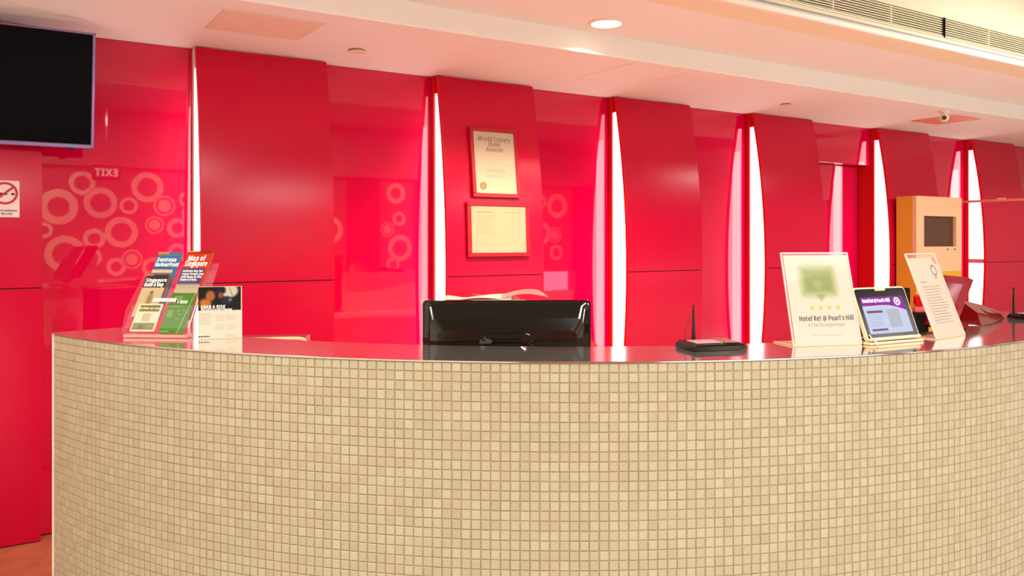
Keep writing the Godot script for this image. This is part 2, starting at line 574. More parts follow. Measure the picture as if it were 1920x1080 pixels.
# =====================================================================  the red wall
func back_wall() -> void:
	var w := struct("wall_back", span(Vector3(-2.6, 0, -0.36), Vector3(11.6, LOW, -0.15)), M.red_post, frame)
	# flat glossy panels between the curved ones
	var at := -2.6
	for p in PANELS:
		if absf(p[0] - 6.664) > 0.01:
			obj("flat_panel", span(Vector3(at, 0.005, -0.15), Vector3(p[0] - 0.001, LOW - 0.001, 0), 0.002), M.gloss_red, w)
		else:
			obj("flat_panel", span(Vector3(at, 2.06, -0.15), Vector3(p[0] - 0.001, LOW - 0.001, 0), 0.002), M.gloss_red, w)
		at = p[0]
		# backing behind the curved panel
		obj("flat_panel", span(Vector3(p[0], 0.005, -0.15), Vector3(p[1], LOW - 0.001, 0)), M.red_post, w)
		at = p[1] + 0.001
		for piece in [[0.005, 1.181], [1.187, LOW - 0.006]]:
			obj("curved_panel", curved(p[0], p[1], piece[0], piece[1]), M.satin_red, w)
		obj("seam_shade_strip", span(Vector3(p[0], 1.176, bow(1.184) - 0.019), Vector3(p[1], 1.192, bow(1.184) - 0.010)), M.seam_shade, w)  # strip added behind the joint, shade put into its dark colour
		var st := tool()
		var edge := PackedVector2Array()
		for i in 41:
			var h := lerpf(0.005, LOW - 0.006, i / 40.0)
			edge.append(Vector2(bow(h) + 0.0005, h))
		for i in 41:
			var h := lerpf(LOW - 0.006, 0.005, i / 40.0)
			edge.append(Vector2(bow(h) - 0.022, h))
		prism(st, edge, -0.003, 0.0, Transform3D(Basis(Vector3(0, 0, 1), Vector3(0, 1, 0), Vector3(1, 0, 0)), Vector3(p[0], 0, 0)))
		obj("lit_panel_edge", st, M.lit_red_edge, w)  # edge strip tinted as if lit by the wall light
		# closed right-hand side
		st = tool()
		edge = PackedVector2Array([Vector2(0, 0.005)])
		for i in 21:
			var h := lerpf(0.005, LOW - 0.006, i / 20.0)
			edge.append(Vector2(bow(h) - 0.02, h))
		edge.append(Vector2(0, LOW - 0.006))
		prism(st, edge, 0.0, 0.01, Transform3D(Basis(Vector3(0, 0, 1), Vector3(0, 1, 0), Vector3(1, 0, 0)), Vector3(p[1] - 0.012, 0, 0)))
		obj("side_return", st, M.red_post, w)
	obj("flat_panel", span(Vector3(at, 0.005, -0.15), Vector3(11.6, LOW - 0.001, 0), 0.002), M.gloss_red, w)
	# the flush door set back in the wide bay
	var d := struct("door_1", span(Vector3(5.768, 0.008, -0.145), Vector3(6.660, 2.055, -0.12), 0.002), M.gloss_red, frame)
	obj("handle", span(Vector3(5.90, 1.0, -0.12), Vector3(5.93, 1.12, -0.09), 0.004), M.chrome, d)


func curved(u0: float, u1: float, h0: float, h1: float) -> SurfaceTool:
	var st := tool()
	var n := 28
	for i in n:
		var a := lerpf(h0, h1, float(i) / n)
		var b := lerpf(h0, h1, float(i + 1) / n)
		var na := Vector3(0, 0.26 * (a - 1.2) / 1.44, 1).normalized()
		var nb := Vector3(0, 0.26 * (b - 1.2) / 1.44, 1).normalized()
		var za := bow(a)
		var zb := bow(b)
		quad(st, Vector3(u0, a, za), Vector3(u1, a, za), Vector3(u1, b, zb), Vector3(u0, b, zb), na, [na, na, nb, nb])
		quad(st, Vector3(u0, a, za - 0.02), Vector3(u1, a, za - 0.02), Vector3(u1, b, zb - 0.02), Vector3(u0, b, zb - 0.02), -na, [-na, -na, -nb, -nb])
		for u in [u0, u1]:
			quad(st, Vector3(u, a, za - 0.02), Vector3(u, a, za), Vector3(u, b, zb), Vector3(u, b, zb - 0.02), Vector3(-1 if u == u0 else 1, 0, 0))
	for h in [h0, h1]:
		quad(st, Vector3(u0, h, bow(h) - 0.02), Vector3(u1, h, bow(h) - 0.02), Vector3(u1, h, bow(h)), Vector3(u0, h, bow(h)), Vector3(0, -1 if h == h0 else 1, 0))
	return st


# the white lens-shaped light boxes in the gap beside each curved panel
func wall_lights() -> void:
	M.wall_glow = glow(Color(1.0, 0.97, 0.96), 2.6)
	var says := {
		1: "narrow white wall light with a pale post behind the brochure rack",
		2: "tall white lens-shaped wall light left of the two framed certificates",
		3: "tall white lens-shaped wall light right of the certificates, left of the card reader aerial",
		4: "tall white lens-shaped wall light behind the left edge of the hotel review sign",
		5: "tall white lens-shaped wall light left of the orange cabinet, above the tablet",
		6: "white wall light with a dark joint, right of the orange cabinet",
	}
	for k in says:
		var u: float = PANELS[k][0]
		var o := thing("wall_light", says[k], "light", wall_at(u, 0, 0), "lens-shaped lights of the red wall")
		var rot := Basis(Vector3(0, 0, 1), Vector3(0, 1, 0), Vector3(1, 0, 0))
		obj("post", span(Vector3(-0.004, 0.006, 0.001), Vector3(0.028, LOW - 0.002, 0.040), 0.002), M.pale_post if k == 1 else M.red_post, o)
		for piece in ([[0.02, 1.175], [1.215, 2.28]] if k == 6 else [[0.02, 2.28]]):
			var st := tool()
			var e := PackedVector2Array([Vector2(0.041, piece[0])])
			for i in 31:
				var h := lerpf(piece[0], piece[1], i / 30.0)
				e.append(Vector2(bow(h) - 0.022, h))
			e.append(Vector2(0.041, piece[1]))
			prism(st, e, 0.008, 0.020, Transform3D(rot, Vector3.ZERO))
			obj("diffuser", st, M.wall_glow, o)
		if k == 6:
			obj("joint_strip", span(Vector3(0.006, 1.176, 0.041), Vector3(0.022, 1.214, bow(1.2) - 0.022)), mat(Color(0.90, 0.55, 0.55), 0.5), o)
		obj("cap", span(Vector3(0.006, 2.282, 0.003), Vector3(0.026, LOW - 0.003, 0.062)), M.red_post, o)
		var a := AreaLight3D.new()
		a.name = "wall_light_glow"
		a.area_size = Vector2(0.08, 1.8)
		a.light_color = Color(1.0, 0.95, 0.93)
		a.light_energy = 0.12
		a.area_range = 30.0
		a.area_attenuation = 2.0
		a.shadow_enabled = true
		a.transform = Transform3D(Basis(Vector3(0, 0, -1), Vector3(0, 1, 0), Vector3(1, 0, 0)), Vector3(0.004, 1.2, 0.10))
		o.add_child(a)


# =====================================================================  things in and on the ceiling
func ceiling_things() -> void:
	# the one downlight in view and its neighbours along the soffit
	M.down_glow = glow(Color(1.0, 0.93, 0.80), 4.0)
	for d in [[2.674, "round bright recessed downlight in the peach soffit above the desk"]]:
		var o := thing("downlight", d[1], "light", wall_at(d[0], SOFFIT, 1.22))
		var st := tool()
		lathe(st, [Vector2(0.092, -0.0005), Vector2(0.090, -0.006), Vector2(0.078, -0.008), Vector2(0.076, -0.0005)], 40)
		obj("lamp_ring", st, M.white_trim, o)
		st = tool()
		lathe(st, [Vector2(0.0, -0.005), Vector2(0.05, -0.0045), Vector2(0.076, -0.003)], 40)
		obj("diffuser", st, M.down_glow, o)
		var s := SpotLight3D.new()
		s.name = "downlight_beam"
		s.light_color = Color(1.0, 0.92, 0.78)
		s.light_energy = 5.0
		s.spot_angle = 70.0
		s.spot_angle_attenuation = 0.7
		s.spot_range = 20.0
		s.spot_attenuation = 2.0
		s.light_size = 0.05
		s.shadow_enabled = true
		s.transform = Transform3D(Basis(Vector3.RIGHT, -PI * 0.5), Vector3(0, -0.02, 0))
		o.add_child(s)
	for d in [[1.656, 0.43, 0.046, "small flat round sprinkler cover in the ceiling left of the beam"], [4.94, 0.49, 0.040, "smaller round sprinkler cover in the ceiling above the card reader"]]:
		var o := thing("sprinkler_cover", d[3], "sprinkler", wall_at(d[0], LOW, d[1]), "ceiling sprinkler covers")
		var st := tool()
		lathe(st, [Vector2(0.0, -0.012), Vector2(d[2] * 0.9, -0.012), Vector2(d[2], -0.010), Vector2(d[2], -0.007), Vector2(0, -0.007)], 32)
		obj("cover_plate", st, M.hatch, o)
		st = tool()
		lathe(st, [Vector2(d[2] * 0.85, -0.007), Vector2(d[2] * 0.85, 0.0)], 24)
		obj("collar", st, mat(Color(0.55, 0.30, 0.26), 0.7), o)
	# ball camera
	var c := thing("ceiling_camera", "small round security camera with a dark lens hanging from the ceiling", "camera", wall_at(6.22, LOW, 0.93))
	var q := tool()
	lathe(q, [Vector2(0.0, 0.0), Vector2(0.038, 0.0), Vector2(0.038, -0.012), Vector2(0.018, -0.018), Vector2(0.016, -0.03)], 24)
	obj("mount", q, M.white_trim, c)
	q = tool()
	var pr := []
	for i in 13:
		pr.append(Vector2(0.034 * sin(PI * i / 12.0), -0.052 - 0.034 * cos(PI * i / 12.0)))
	lathe(q, pr, 24)
	obj("housing", q, M.white_trim, c)
	q = tool()
	var look := frame.basis.inverse() * Vector3(-1.0, -0.25, 1.2).normalized()
	look = (frame.basis.inverse() * (Vector3(0, 1.3, 0) - c.position)).normalized()
	tube(q, [Vector3(0, -0.052, 0) + look * 0.028, Vector3(0, -0.052, 0) + look * 0.038], 0.017, 18)
	obj("lens", q, M.black_gloss, c)
	# linear air grilles in the bulkhead
	var g := 0
	for s in [[2.71, 4.69, "long cream air grille left of the dark joint in the bulkhead"], [4.71, 6.69, "long cream air grille right of the dark joint, running out of view"]]:
		var o := thing("air_grille", s[2], "vent", wall_at((s[0] + s[1]) * 0.5, 2.6305, 1.80), "linear air grilles in the bulkhead")
		var l: float = s[1] - s[0]
		var bar := span(Vector3(-l * 0.5, -0.0025, -0.010), Vector3(l * 0.5, 0.0025, 0.003), 0.001).commit()
		for i in 8:
			obj("slat", bar, M.grille, o, Transform3D(Basis(), Vector3(0, -0.0455 + 0.013 * i, 0)))
		for y in [-0.057, 0.057]:
			obj("frame_rail", box(Vector3(0, y, 0.002), Vector3(l, 0.007, 0.014), 0.001), M.grille, o)
		for x in [-0.5, 0.0, 0.5]:
			obj("divider", box(Vector3(x, 0, -0.012), Vector3(0.008, 0.106, 0.020)), M.grille, o)
		for x in [-l * 0.5, l * 0.5]:
			obj("end_plate", box(Vector3(x, 0, -0.004), Vector3(0.006, 0.112, 0.02)), M.duct, o)
		g += 1


# =====================================================================  the counter
func counter() -> void:
	var o := thing("reception_counter", "long curved reception counter faced in small cream mosaic tiles with a steel ledge", "counter", Transform3D(Basis(), CENTRE))
	var a0 := deg_to_rad(-42.6)
	var a1 := deg_to_rad(63.0)
	var st := tool()
	arc_slab(st, RADIUS - 0.12, RADIUS - 0.0018, 0.0, LEDGE - 0.004, a0, a1, 160)
	obj("grout_core", st, M.grout, o)
	st = tool()
	arc_slab(st, RADIUS - 0.285, RADIUS + 0.003, LEDGE - 0.004, LEDGE, a0 - 0.003, a1, 200, 0.001)
	obj("steel_ledge", st, M.steel, o)
	st = tool()
	arc_slab(st, RADIUS - 0.13, RADIUS - 0.12, 0.0, LEDGE - 0.004, a0, a1, 100)
	obj("inner_lining", st, M.laminate, o)
	st = tool()
	arc_slab(st, RADIUS - 0.80, RADIUS - 0.13, 0.715, 0.745, a0, a1, 100)
	obj("desk_top", st, M.laminate, o)
	st = tool()
	arc_slab(st, RADIUS - 0.14, RADIUS + 0.0015, 0.0, LEDGE - 0.0041, a0 - 0.0035, a0 - 0.0002, 1)
	arc_slab(st, RADIUS - 0.80, RADIUS - 0.14, 0.0, 0.745, a0 - 0.0035, a0 - 0.0002, 1)
	obj("end_trim", st, M.white_trim, o)
	# the tiles
	var one := tile_mesh(0.0212, 0.0040, 0.0007)
	var pitch := 0.02444
	var da := pitch / RADIUS
	var cols := int((a1 - a0 - 0.002) / da)
	var rows := int((LEDGE - 0.005) / pitch)
	var near := []
	var rest := []
	var c0 := int((deg_to_rad(0.5) - a0) / da) - 7
	for c in cols:
		for r in rows:
			var a := a0 + 0.001 + (c + 0.5) * da
			var v := Vector3(sin(a), 0, cos(a))
			var b := Basis(Vector3.UP, a) * Basis.from_euler(Vector3(rng.randfn(0, 0.010), rng.randfn(0, 0.010), rng.randfn(0, 0.012)))
			var t := Transform3D(b, v * (RADIUS + rng.randfn(0, 0.00025)) + Vector3.UP * (LEDGE - 0.0046 - (r + 0.5) * pitch) + b.x * rng.randfn(0, 0.0003))
			var tone: int = rng.randi() % int(M.tones.size())
			if c >= c0 and c < c0 + 15 and r < 20:
				near.append([t, tone])
			else:
				rest.append([t, tone])
	for n in near:
		obj("tile", one, M.tones[n[1]], o, n[0])
	var mm := MultiMesh.new()
	mm.transform_format = MultiMesh.TRANSFORM_3D
	mm.use_colors = true
	mm.mesh = one
	mm.instance_count = rest.size()
	for i in rest.size():
		mm.set_instance_transform(i, rest[i][0])
		mm.set_instance_color(i, M.tones[rest[i][1]].albedo_color.srgb_to_linear())
	var mi := MultiMeshInstance3D.new()
	mi.name = "mosaic_field"
	mi.multimesh = mm
	mi.material_override = M.tile_field
	mi.set_meta("kind", "stuff")
	o.add_child(mi, true)


func tile_mesh(s: float, deep: float, bev: float) -> ArrayMesh:
	var st := tool()
	var h := s * 0.5
	var f := h - bev
	var q := func(r: float, z: float): return [Vector3(-r, -r, z), Vector3(r, -r, z), Vector3(r, r, z), Vector3(-r, r, z)]
	var top: Array = q.call(f, 0.0)
	var mid: Array = q.call(h, -bev)
	var low: Array = q.call(h, -deep)
	quad(st, top[0], top[1], top[2], top[3], Vector3.BACK)
	var ns := [Vector3.DOWN, Vector3.RIGHT, Vector3.UP, Vector3.LEFT]
	for i in 4:
		var j := (i + 1) % 4
		quad(st, top[i], top[j], mid[j], mid[i], (ns[i] + Vector3.BACK).normalized())
		quad(st, mid[i], mid[j], low[j], low[i], ns[i])
	return st.commit()


# =====================================================================  things on the wall
func wall_things() -> void:
	# television
	var tilt := atan(0.09 / 0.511)
	var t := wall_at(-0.03, 2.075, 0.295, Basis(Vector3.RIGHT, tilt))
	var o := thing("television", "large black flat television tilted down from the red wall at top left", "television", t)
	var w := 0.94
	var h := 0.522
	var st := tool()
	var ring := PackedVector2Array()
	cbox(st, Vector3(0, 0, -0.018), Vector3(w, h, 0.030), 0.004)
	obj("housing", st, M.black, o)
	M.bezel = mat(Color(0.55, 0.50, 0.68), 0.22, 0.7)
	obj("bezel", box(Vector3(0, -h * 0.5 + 0.010, 0), Vector3(w, 0.020, 0.010), 0.003), M.bezel, o)
	obj("bezel", box(Vector3(0, h * 0.5 - 0.005, 0), Vector3(w, 0.010, 0.010), 0.003), M.bezel, o)
	for s in [-1, 1]:
		obj("bezel", box(Vector3(s * (w * 0.5 - 0.006), 0, 0), Vector3(0.012, h, 0.010), 0.003), M.bezel, o)
	obj("screen", box(Vector3(0, 0.005, -0.002), Vector3(w - 0.022, h - 0.028, 0.006)), mat(Color(0.006, 0.006, 0.02), 0.45, 0.0, 0.2), o)
	obj("sensor", box(Vector3(0.38, -h * 0.5 - 0.005, -0.004), Vector3(0.032, 0.010, 0.014), 0.002), M.black, o)
	obj("wall_mount", box(Vector3(0, 0.05, -0.085), Vector3(0.2, 0.2, 0.11), 0.004), M.black, o)

	# no smoking sign
	t = on_bow(0.093, 1.582, 0.004)
	o = thing("no_smoking_sign", "square white no smoking sign with a red barred circle below the television", "sign", t)
	obj("plate", box(Vector3.ZERO, Vector3(0.112, 0.164, 0.004), 0.001), mat(Color(0.97, 0.86, 0.84), 0.4), o)
	var red := mat(Color(0.78, 0.10, 0.08), 0.5)
	st = tool()
	annulus(st, 0.040, 0.050, 0.002, 0.0034, 40, Transform3D(Basis(), Vector3(0.0, 0.025, 0)))
	cbox(st, Vector3(0.0, 0.025, 0.0028), Vector3(0.086, 0.009, 0.0014), 0, Transform3D(Basis(Vector3.BACK, 0), Vector3.ZERO))
	var bar := tool()
	annulus(bar, 0.040, 0.050, 0.002, 0.0034, 40, Transform3D(Basis(), Vector3(0.0, 0.025, 0)))
	cbox(bar, Vector3.ZERO, Vector3(0.084, 0.009, 0.0012), 0, Transform3D(Basis(Vector3.BACK, 0.72), Vector3(0, 0.025, 0.0036)))
	obj("ban_circle", bar, red, o)
	st = tool()
	cbox(st, Vector3(-0.012, 0.022, 0.0024), Vector3(0.040, 0.009, 0.0008))
	cbox(st, Vector3(0.030, 0.022, 0.0024), Vector3(0.012, 0.009, 0.0008))
	cbox(st, Vector3(-0.022, 0.044, 0.0024), Vector3(0.004, 0.012, 0.0008), 0)
	obj("cigarette", st, M.ink, o)
	lettering("Prohibited", 0.009, Vector3(0.014, -0.052, 0.0024), M.ink, o, "Droid Sans", true)
	lettering("By Law", 0.009, Vector3(0.007, -0.066, 0.0024), M.ink, o, "Droid Sans", true)

	# framed certificates
	M.frame_red = mat(Color(0.72, 0.04, 0.16), 0.35)
	o = picture_frame("award_frame", "upper framed certificate with serif heading and a round gold seal", 2.6445, 1.869, 0.337, 0.430, 0.287, 0.379)
	var dark := mat(Color(0.46, 0.30, 0.22), 0.7)
	for l in [["World Luxury", 0.145], ["Hotel", 0.113], ["Awards", 0.081]]:
		lettering(l[0], 0.026, Vector3(0.0, l[1], 0.0085), dark, o, "Droid Serif", false, true, 0.95)
	var im := canvas(256, 340, Color(0.97, 0.90, 0.78))
	soft(im, Color(0.93, 0.82, 0.62), func(x, y): return 0.5 * (1.0 - absf(Vector2(x - 128, (y - 168)).length() - 40) / 2.5))
	text_lines(im, Color(0.70, 0.60, 0.48), 108, 150, 165, 1, 6, 2)
	text_lines(im, Color(0.62, 0.52, 0.40), 70, 200, 208, 2, 10, 3)
	text_lines(im, Color(0.66, 0.56, 0.44), 70, 195, 238, 2, 10, 2)
	obj("certificate", sheet(0.287, 0.379, Vector3(0, 0, 0.0075)), printed(im), o)
	st = tool()
	prism(st, disc_points(0.024, 28), 0.0075, 0.0095, Transform3D(Basis(), Vector3(-0.095, -0.145, 0)))
	annulus(st, 0.017, 0.021, 0.0095, 0.0105, 28, Transform3D(Basis(), Vector3(-0.095, -0.145, 0)))
	obj("gold_seal", st, mat(Color(0.62, 0.50, 0.28), 0.4, 0.4), o)
	o = picture_frame("licence_frame", "lower wider framed sheet with two columns of faint print", 2.652, 1.463, 0.442, 0.330, 0.386, 0.280)
	im = canvas(384, 280, Color(0.84, 0.79, 0.64))
	text_lines(im, Color(0.46, 0.42, 0.30), 40, 160, 34, 1, 12, 4)
	text_lines(im, Color(0.58, 0.53, 0.40), 36, 170, 56, 11, 11, 2)
	text_lines(im, Color(0.58, 0.53, 0.38), 225, 370, 34, 1, 10, 3)
	text_lines(im, Color(0.72, 0.67, 0.52), 260, 340, 110, 4, 26, 2)
	obj("certificate", sheet(0.386, 0.280, Vector3(0, 0, 0.0075)), printed(im), o)

	# orange cabinet in front of the fifth curved panel
	o = thing("kiosk_cabinet", "tall orange cabinet with a pale peach front and a dark inset screen", "cabinet", wall_at(7.05, 0, 0.315))
	var orange := mat(Color(0.91, 0.66, 0.20), 0.5)
	var peach := mat(Color(0.95, 0.76, 0.58), 0.5)
	var ow := 0.70
	var oh := 1.776
	obj("body", span(Vector3(-ow * 0.5, 0, -0.09), Vector3(ow * 0.5, oh, 0.060), 0.003), orange, o)
	# front panel built round the screen opening
	var sx0 := -0.235
	var sx1 := 0.262
	var sy0 := 1.343
	var sy1 := 1.607
	st = tool()
	cbox(st, Vector3(0, (sy1 + oh) * 0.5, 0.0775), Vector3(ow, oh - sy1, 0.035))
	cbox(st, Vector3(0, (1.125 + sy0) * 0.5, 0.0775), Vector3(ow, sy0 - 1.125, 0.035))
	cbox(st, Vector3((-ow * 0.5 + sx0) * 0.5, (sy0 + sy1) * 0.5, 0.0775), Vector3(sx0 + ow * 0.5, sy1 - sy0, 0.035))
	cbox(st, Vector3((ow * 0.5 + sx1) * 0.5, (sy0 + sy1) * 0.5, 0.0775), Vector3(ow * 0.5 - sx1, sy1 - sy0, 0.035))
	obj("front_panel", st, peach, o)
	obj("lower_panel", span(Vector3(-ow * 0.5, 0.02, 0.060), Vector3(ow * 0.5, 1.124, 0.095), 0.001), orange, o)
	obj("screen", span(Vector3(sx0, sy0, 0.058), Vector3(sx1, sy1, 0.066)), mat(Color(0.34, 0.20, 0.13), 0.3), o)
	for x in [0.125, 0.235]:
		st = tool()
		tube(st, [Vector3(x, 1.318, 0.09), Vector3(x, 1.318, 0.0985)], 0.0075, 12)
		obj("lock", st, M.black, o)

	# bent tube beside the cabinet, and the rail above it
	o = thing("bent_tube", "bent pale metal tube rising beside the orange cabinet", "pipe", wall_at(7.80, 0, 0.10))
	st = tool()
	var path := []
	for i in 10:
		var a := PI * 0.5 * i / 9.0
		path.append(Vector3(-0.115 + 0.075 * sin(a), 1.155 + 0.075 * cos(a), 0))
	path.push_front(Vector3(-0.20, 1.232, 0))
	path.append(Vector3(-0.040, 0.9, 0))
	path.append(Vector3(-0.040, 0.02, 0))
	tube(st, path, 0.013, 10)
	obj("pipe", st, mat(Color(0.95, 0.72, 0.68), 0.2, 0.5), o)
	st = tool()
	lathe(st, [Vector2(0.0, 0.02), Vector2(0.03, 0.02), Vector2(0.034, 0.0)], 16, Transform3D(Basis(), Vector3(-0.040, 0.0, 0)))
	obj("foot", st, M.chrome, o)
	o = thing("wall_rail", "thin straight pink metal rail running right from behind the orange cabinet", "rail", wall_at(7.70, 1.755, 0.0))
	obj("bar", box(Vector3(0, 0, 0.62), Vector3(0.012, 0.022, 1.2), 0.003), mat(Color(0.95, 0.55, 0.52), 0.3, 0.3), o)
	obj("wall_bracket", box(Vector3(0, 0, 0.011), Vector3(0.05, 0.07, 0.020), 0.003), M.red_post, o)
	obj("clip", box(Vector3(0, 0.014, 0.60), Vector3(0.018, 0.014, 0.07), 0.002), mat(Color(0.96, 0.70, 0.66), 0.3), o)


func picture_frame(called: String, label: String, u: float, h: float, w: float, tall: float, pw: float, ph: float) -> Node3D:
	var o := thing(called, label, "picture frame", on_bow(u, h, 0.012), "framed papers on the curved panel")
	var st := tool()
	var fx := (w - pw) * 0.5
	var fy := (tall - ph) * 0.5
	cbox(st, Vector3(0, (tall - fy) * 0.5, 0), Vector3(w, fy, 0.026), 0.003)
	cbox(st, Vector3(0, -(tall - fy) * 0.5, 0), Vector3(w, fy, 0.026), 0.003)
	cbox(st, Vector3((w - fx) * 0.5, 0, 0), Vector3(fx, ph, 0.026), 0.003)
	cbox(st, Vector3(-(w - fx) * 0.5, 0, 0), Vector3(fx, ph, 0.026), 0.003)
	obj("frame", st, M.frame_red, o)
	obj("backing", box(Vector3(0, 0, 0.001), Vector3(pw, ph, 0.010)), M.paper, o)
	obj("glass", box(Vector3(0, 0, 0.0115), Vector3(pw, ph, 0.0012)), M.acrylic, o)
	return o


# =====================================================================  left end: brochures and tent card
func left_group() -> void:
	# the rack, tilted back; brochures stand in its pockets
	var lean := 0.6559
	var base := Transform3D(Basis(Vector3.UP, -0.0714), Vector3(-1.1863, LEDGE, -2.585))
	var slope := base * Transform3D(Basis(Vector3.RIGHT, -lean), Vector3.ZERO)
	var o := thing("brochure_rack", "clear acrylic stepped rack holding tourist brochures on the steel ledge", "rack", base)
	var sl := Transform3D(Basis(Vector3.RIGHT, -lean), Vector3.ZERO)
	obj("back_plate", box(Vector3(0.095, 0.155, -0.026), Vector3(0.205, 0.29, 0.003), 0.001, sl), M.acrylic, o)
	obj("base_plate", box(Vector3(0.09, 0.002, -0.10), Vector3(0.19, 0.003, 0.19), 0.001), M.acrylic, o)
	for k in [[0.102, 0.047, 0.13], [0.102, 0.012, 0.20]]:
		obj("pocket_front", box(Vector3(k[0], 0.045 + (0.085 if k[1] < 0.03 else 0.0), k[1]), Vector3(0.205, 0.085, 0.0025), 0.001, sl), M.acrylic, o)
	for x in [-0.003, 0.205]:
		var st := tool()
		prism(st, PackedVector2Array([Vector2(0.035, 0.001), Vector2(0.042, 0.028), Vector2(0.020, 0.085), Vector2(-0.05, 0.150), Vector2(-0.10, 0.20), Vector2(-0.15, 0.20), Vector2(-0.10, 0.12), Vector2(-0.02, 0.001)]), 0, 0.003, Transform3D(Basis(Vector3(0, 0, 1), Vector3(0, 1, 0), Vector3(1, 0, 0)), Vector3(x, 0, 0)))
		obj("side_plate", st, M.acrylic, o)
	obj("front_lip", box(Vector3(0.10, 0.006, 0.018), Vector3(0.205, 0.010, 0.040), 0.002), mat(Color(0.95, 0.55, 0.52), 0.2), o)
	obj("edge_sheen_strip", box(Vector3(0.205, 0.075, 0.050), Vector3(0.003, 0.145, 0.003), 0.0005, sl), M.acrylic_edge_sheen, o)  # painted bright edge line on the clear rack
	# [name, label, x0, s0, s1, width, z front, thickness]
	var im: Image
	var b := brochure("harbour brochure", "blue brochure stack titled HarbourFront at the back left of the rack", slope, -0.016, 0.075, 0.335, 0.080, -0.010, 0.010, Color(0.30, 0.50, 0.68))
	im = canvas(128, 416, Color(0.28, 0.47, 0.62))
	im.fill_rect(Rect2i(0, 0, 60, 14), Color(0.85, 0.58, 0.25))
	im.fill_rect(Rect2i(0, 14, 128, 10), Color(0.45, 0.48, 0.50))
	im.fill_rect(Rect2i(0, 116, 112, 20), Color(0.90, 0.80, 0.66))
	im.fill_rect(Rect2i(0, 140, 112, 8), Color(0.62, 0.42, 0.28))
	text_lines(im, Color(0.85, 0.80, 0.72), 6, 110, 152, 6, 10, 3)
	text_lines(im, Color(0.12, 0.16, 0.22), 4, 120, 98, 1, 10, 5)
	cover(b, im)
	lettering("Sentosa", 0.016, Vector3(0.004, 0.228, 0.0004), M.white_ink, b, "Droid Sans", true, false, 0.8, true)
	lettering("HarbourFront", 0.017, Vector3(0.003, 0.208, 0.0004), M.white_ink, b, "Droid Sans", true, false, 0.52, true)
	b = brochure("map brochure", "red and violet city map brochure at the back right of the rack", slope, 0.084, 0.075, 0.340, 0.086, -0.010, 0.014, Color(0.75, 0.16, 0.08))
	im = canvas(128, 400, Color(0.86, 0.22, 0.05))
	im.fill_rect(Rect2i(0, 0, 128, 16), Color(0.62, 0.16, 0.06))
	im.fill_rect(Rect2i(0, 0, 60, 8), Color(0.95, 0.62, 0.30))
	im.fill_rect(Rect2i(0, 92, 116, 4), Color(0.95, 0.5, 0.3))
	im.fill_rect(Rect2i(0, 106, 116, 104), Color(0.36, 0.28, 0.48))
	text_lines(im, Color(0.62, 0.55, 0.60), 8, 100, 166, 3, 9, 4)
	im.fill_rect(Rect2i(0, 204, 116, 100), Color(0.82, 0.72, 0.56))
	text_lines(im, Color(0.55, 0.60, 0.66), 8, 112, 198, 2, 7, 4)
	cover(b, im)
	lettering("Map of", 0.021, Vector3(0.008, 0.234, 0.0004), M.white_ink, b, "Droid Sans", true, false, 0.62, true)
	lettering("Singapore", 0.021, Vector3(0.004, 0.212, 0.0004), M.white_ink, b, "Droid Sans", true, false, 0.55, true)
	var kk := 0
	for s in ["Infinite fun for", "every break you", "will have in the", "State of Fun."]:
		lettering(s, 0.0085, Vector3(0.006, 0.182 - kk * 0.0115, 0.0004), M.white_ink, b, "Droid Sans", true, false, 0.8, true)
		kk += 1
	b = brochure("guide brochure", "black topped guide map brochure in the middle left pocket", slope, -0.008, 0.06, 0.221, 0.074, 0.020, 0.022, Color(0.50, 0.38, 0.28))
	im = canvas(128, 280, Color(0.86, 0.76, 0.58))
	im.fill_rect(Rect2i(0, 0, 128, 88), Color(0.20, 0.19, 0.20))
	im.fill_rect(Rect2i(0, 0, 40, 8), Color(0.75, 0.5, 0.25))
	blob(im, Color(0.66, 0.53, 0.36), 64, 170, 22, 70, 0.6)
	blob(im, Color(0.55, 0.42, 0.28), 64, 120, 14, 14, 0.6)
	text_lines(im, Color(0.5, 0.47, 0.45), 10, 118, 78, 1, 8, 4)
	cover(b, im)
	lettering("Singapore", 0.013, Vector3(0.004, 0.139, 0.0004), M.white_ink, b, "Droid Sans", true, false, 0.8, true)
	lettering("Guide & Map", 0.015, Vector3(0.003, 0.122, 0.0004), M.white_ink, b, "Droid Sans", true, false, 0.50, true)
	b = brochure("review leaflet", "cream leaflet with olive bands at the front left of the rack", slope, 0.016, -0.004, 0.096, 0.077, 0.040, 0.003, Color(0.93, 0.88, 0.74))
	im = canvas(128, 168, Color(0.95, 0.90, 0.76))
	im.fill_rect(Rect2i(12, 10, 106, 38), Color(0.38, 0.36, 0.10))
	text_lines(im, Color(0.55, 0.52, 0.25), 18, 112, 38, 1, 8, 3)
	im.fill_rect(Rect2i(40, 60, 44, 48), Color(0.82, 0.74, 0.58))
	im.fill_rect(Rect2i(6, 118, 114, 42), Color(0.58, 0.56, 0.34))
	blob(im, Color(0.40, 0.38, 0.18), 50, 140, 24, 16, 0.8)
	cover(b, im)
	lettering("Review us now", 0.009, Vector3(0.0385, 0.083, 0.0004), mat(Color(0.85, 0.82, 0.45), 0.6), b, "Droid Sans", true, false, 0.85)
	b = brochure("ride leaflet", "bright green ride leaflet with white print at the front right of the rack", slope, 0.109, -0.012, 0.137, 0.080, 0.040, 0.003, Color(0.30, 0.52, 0.12))
	im = canvas(128, 236, Color(0.32, 0.54, 0.12))
	im.fill_rect(Rect2i(20, 20, 44, 26), Color(0.55, 0.62, 0.30))
	text_lines(im, Color(0.70, 0.76, 0.45), 14, 100, 78, 1, 8, 3)
	text_lines(im, Color(0.62, 0.72, 0.38), 12, 44, 102, 7, 6, 4)
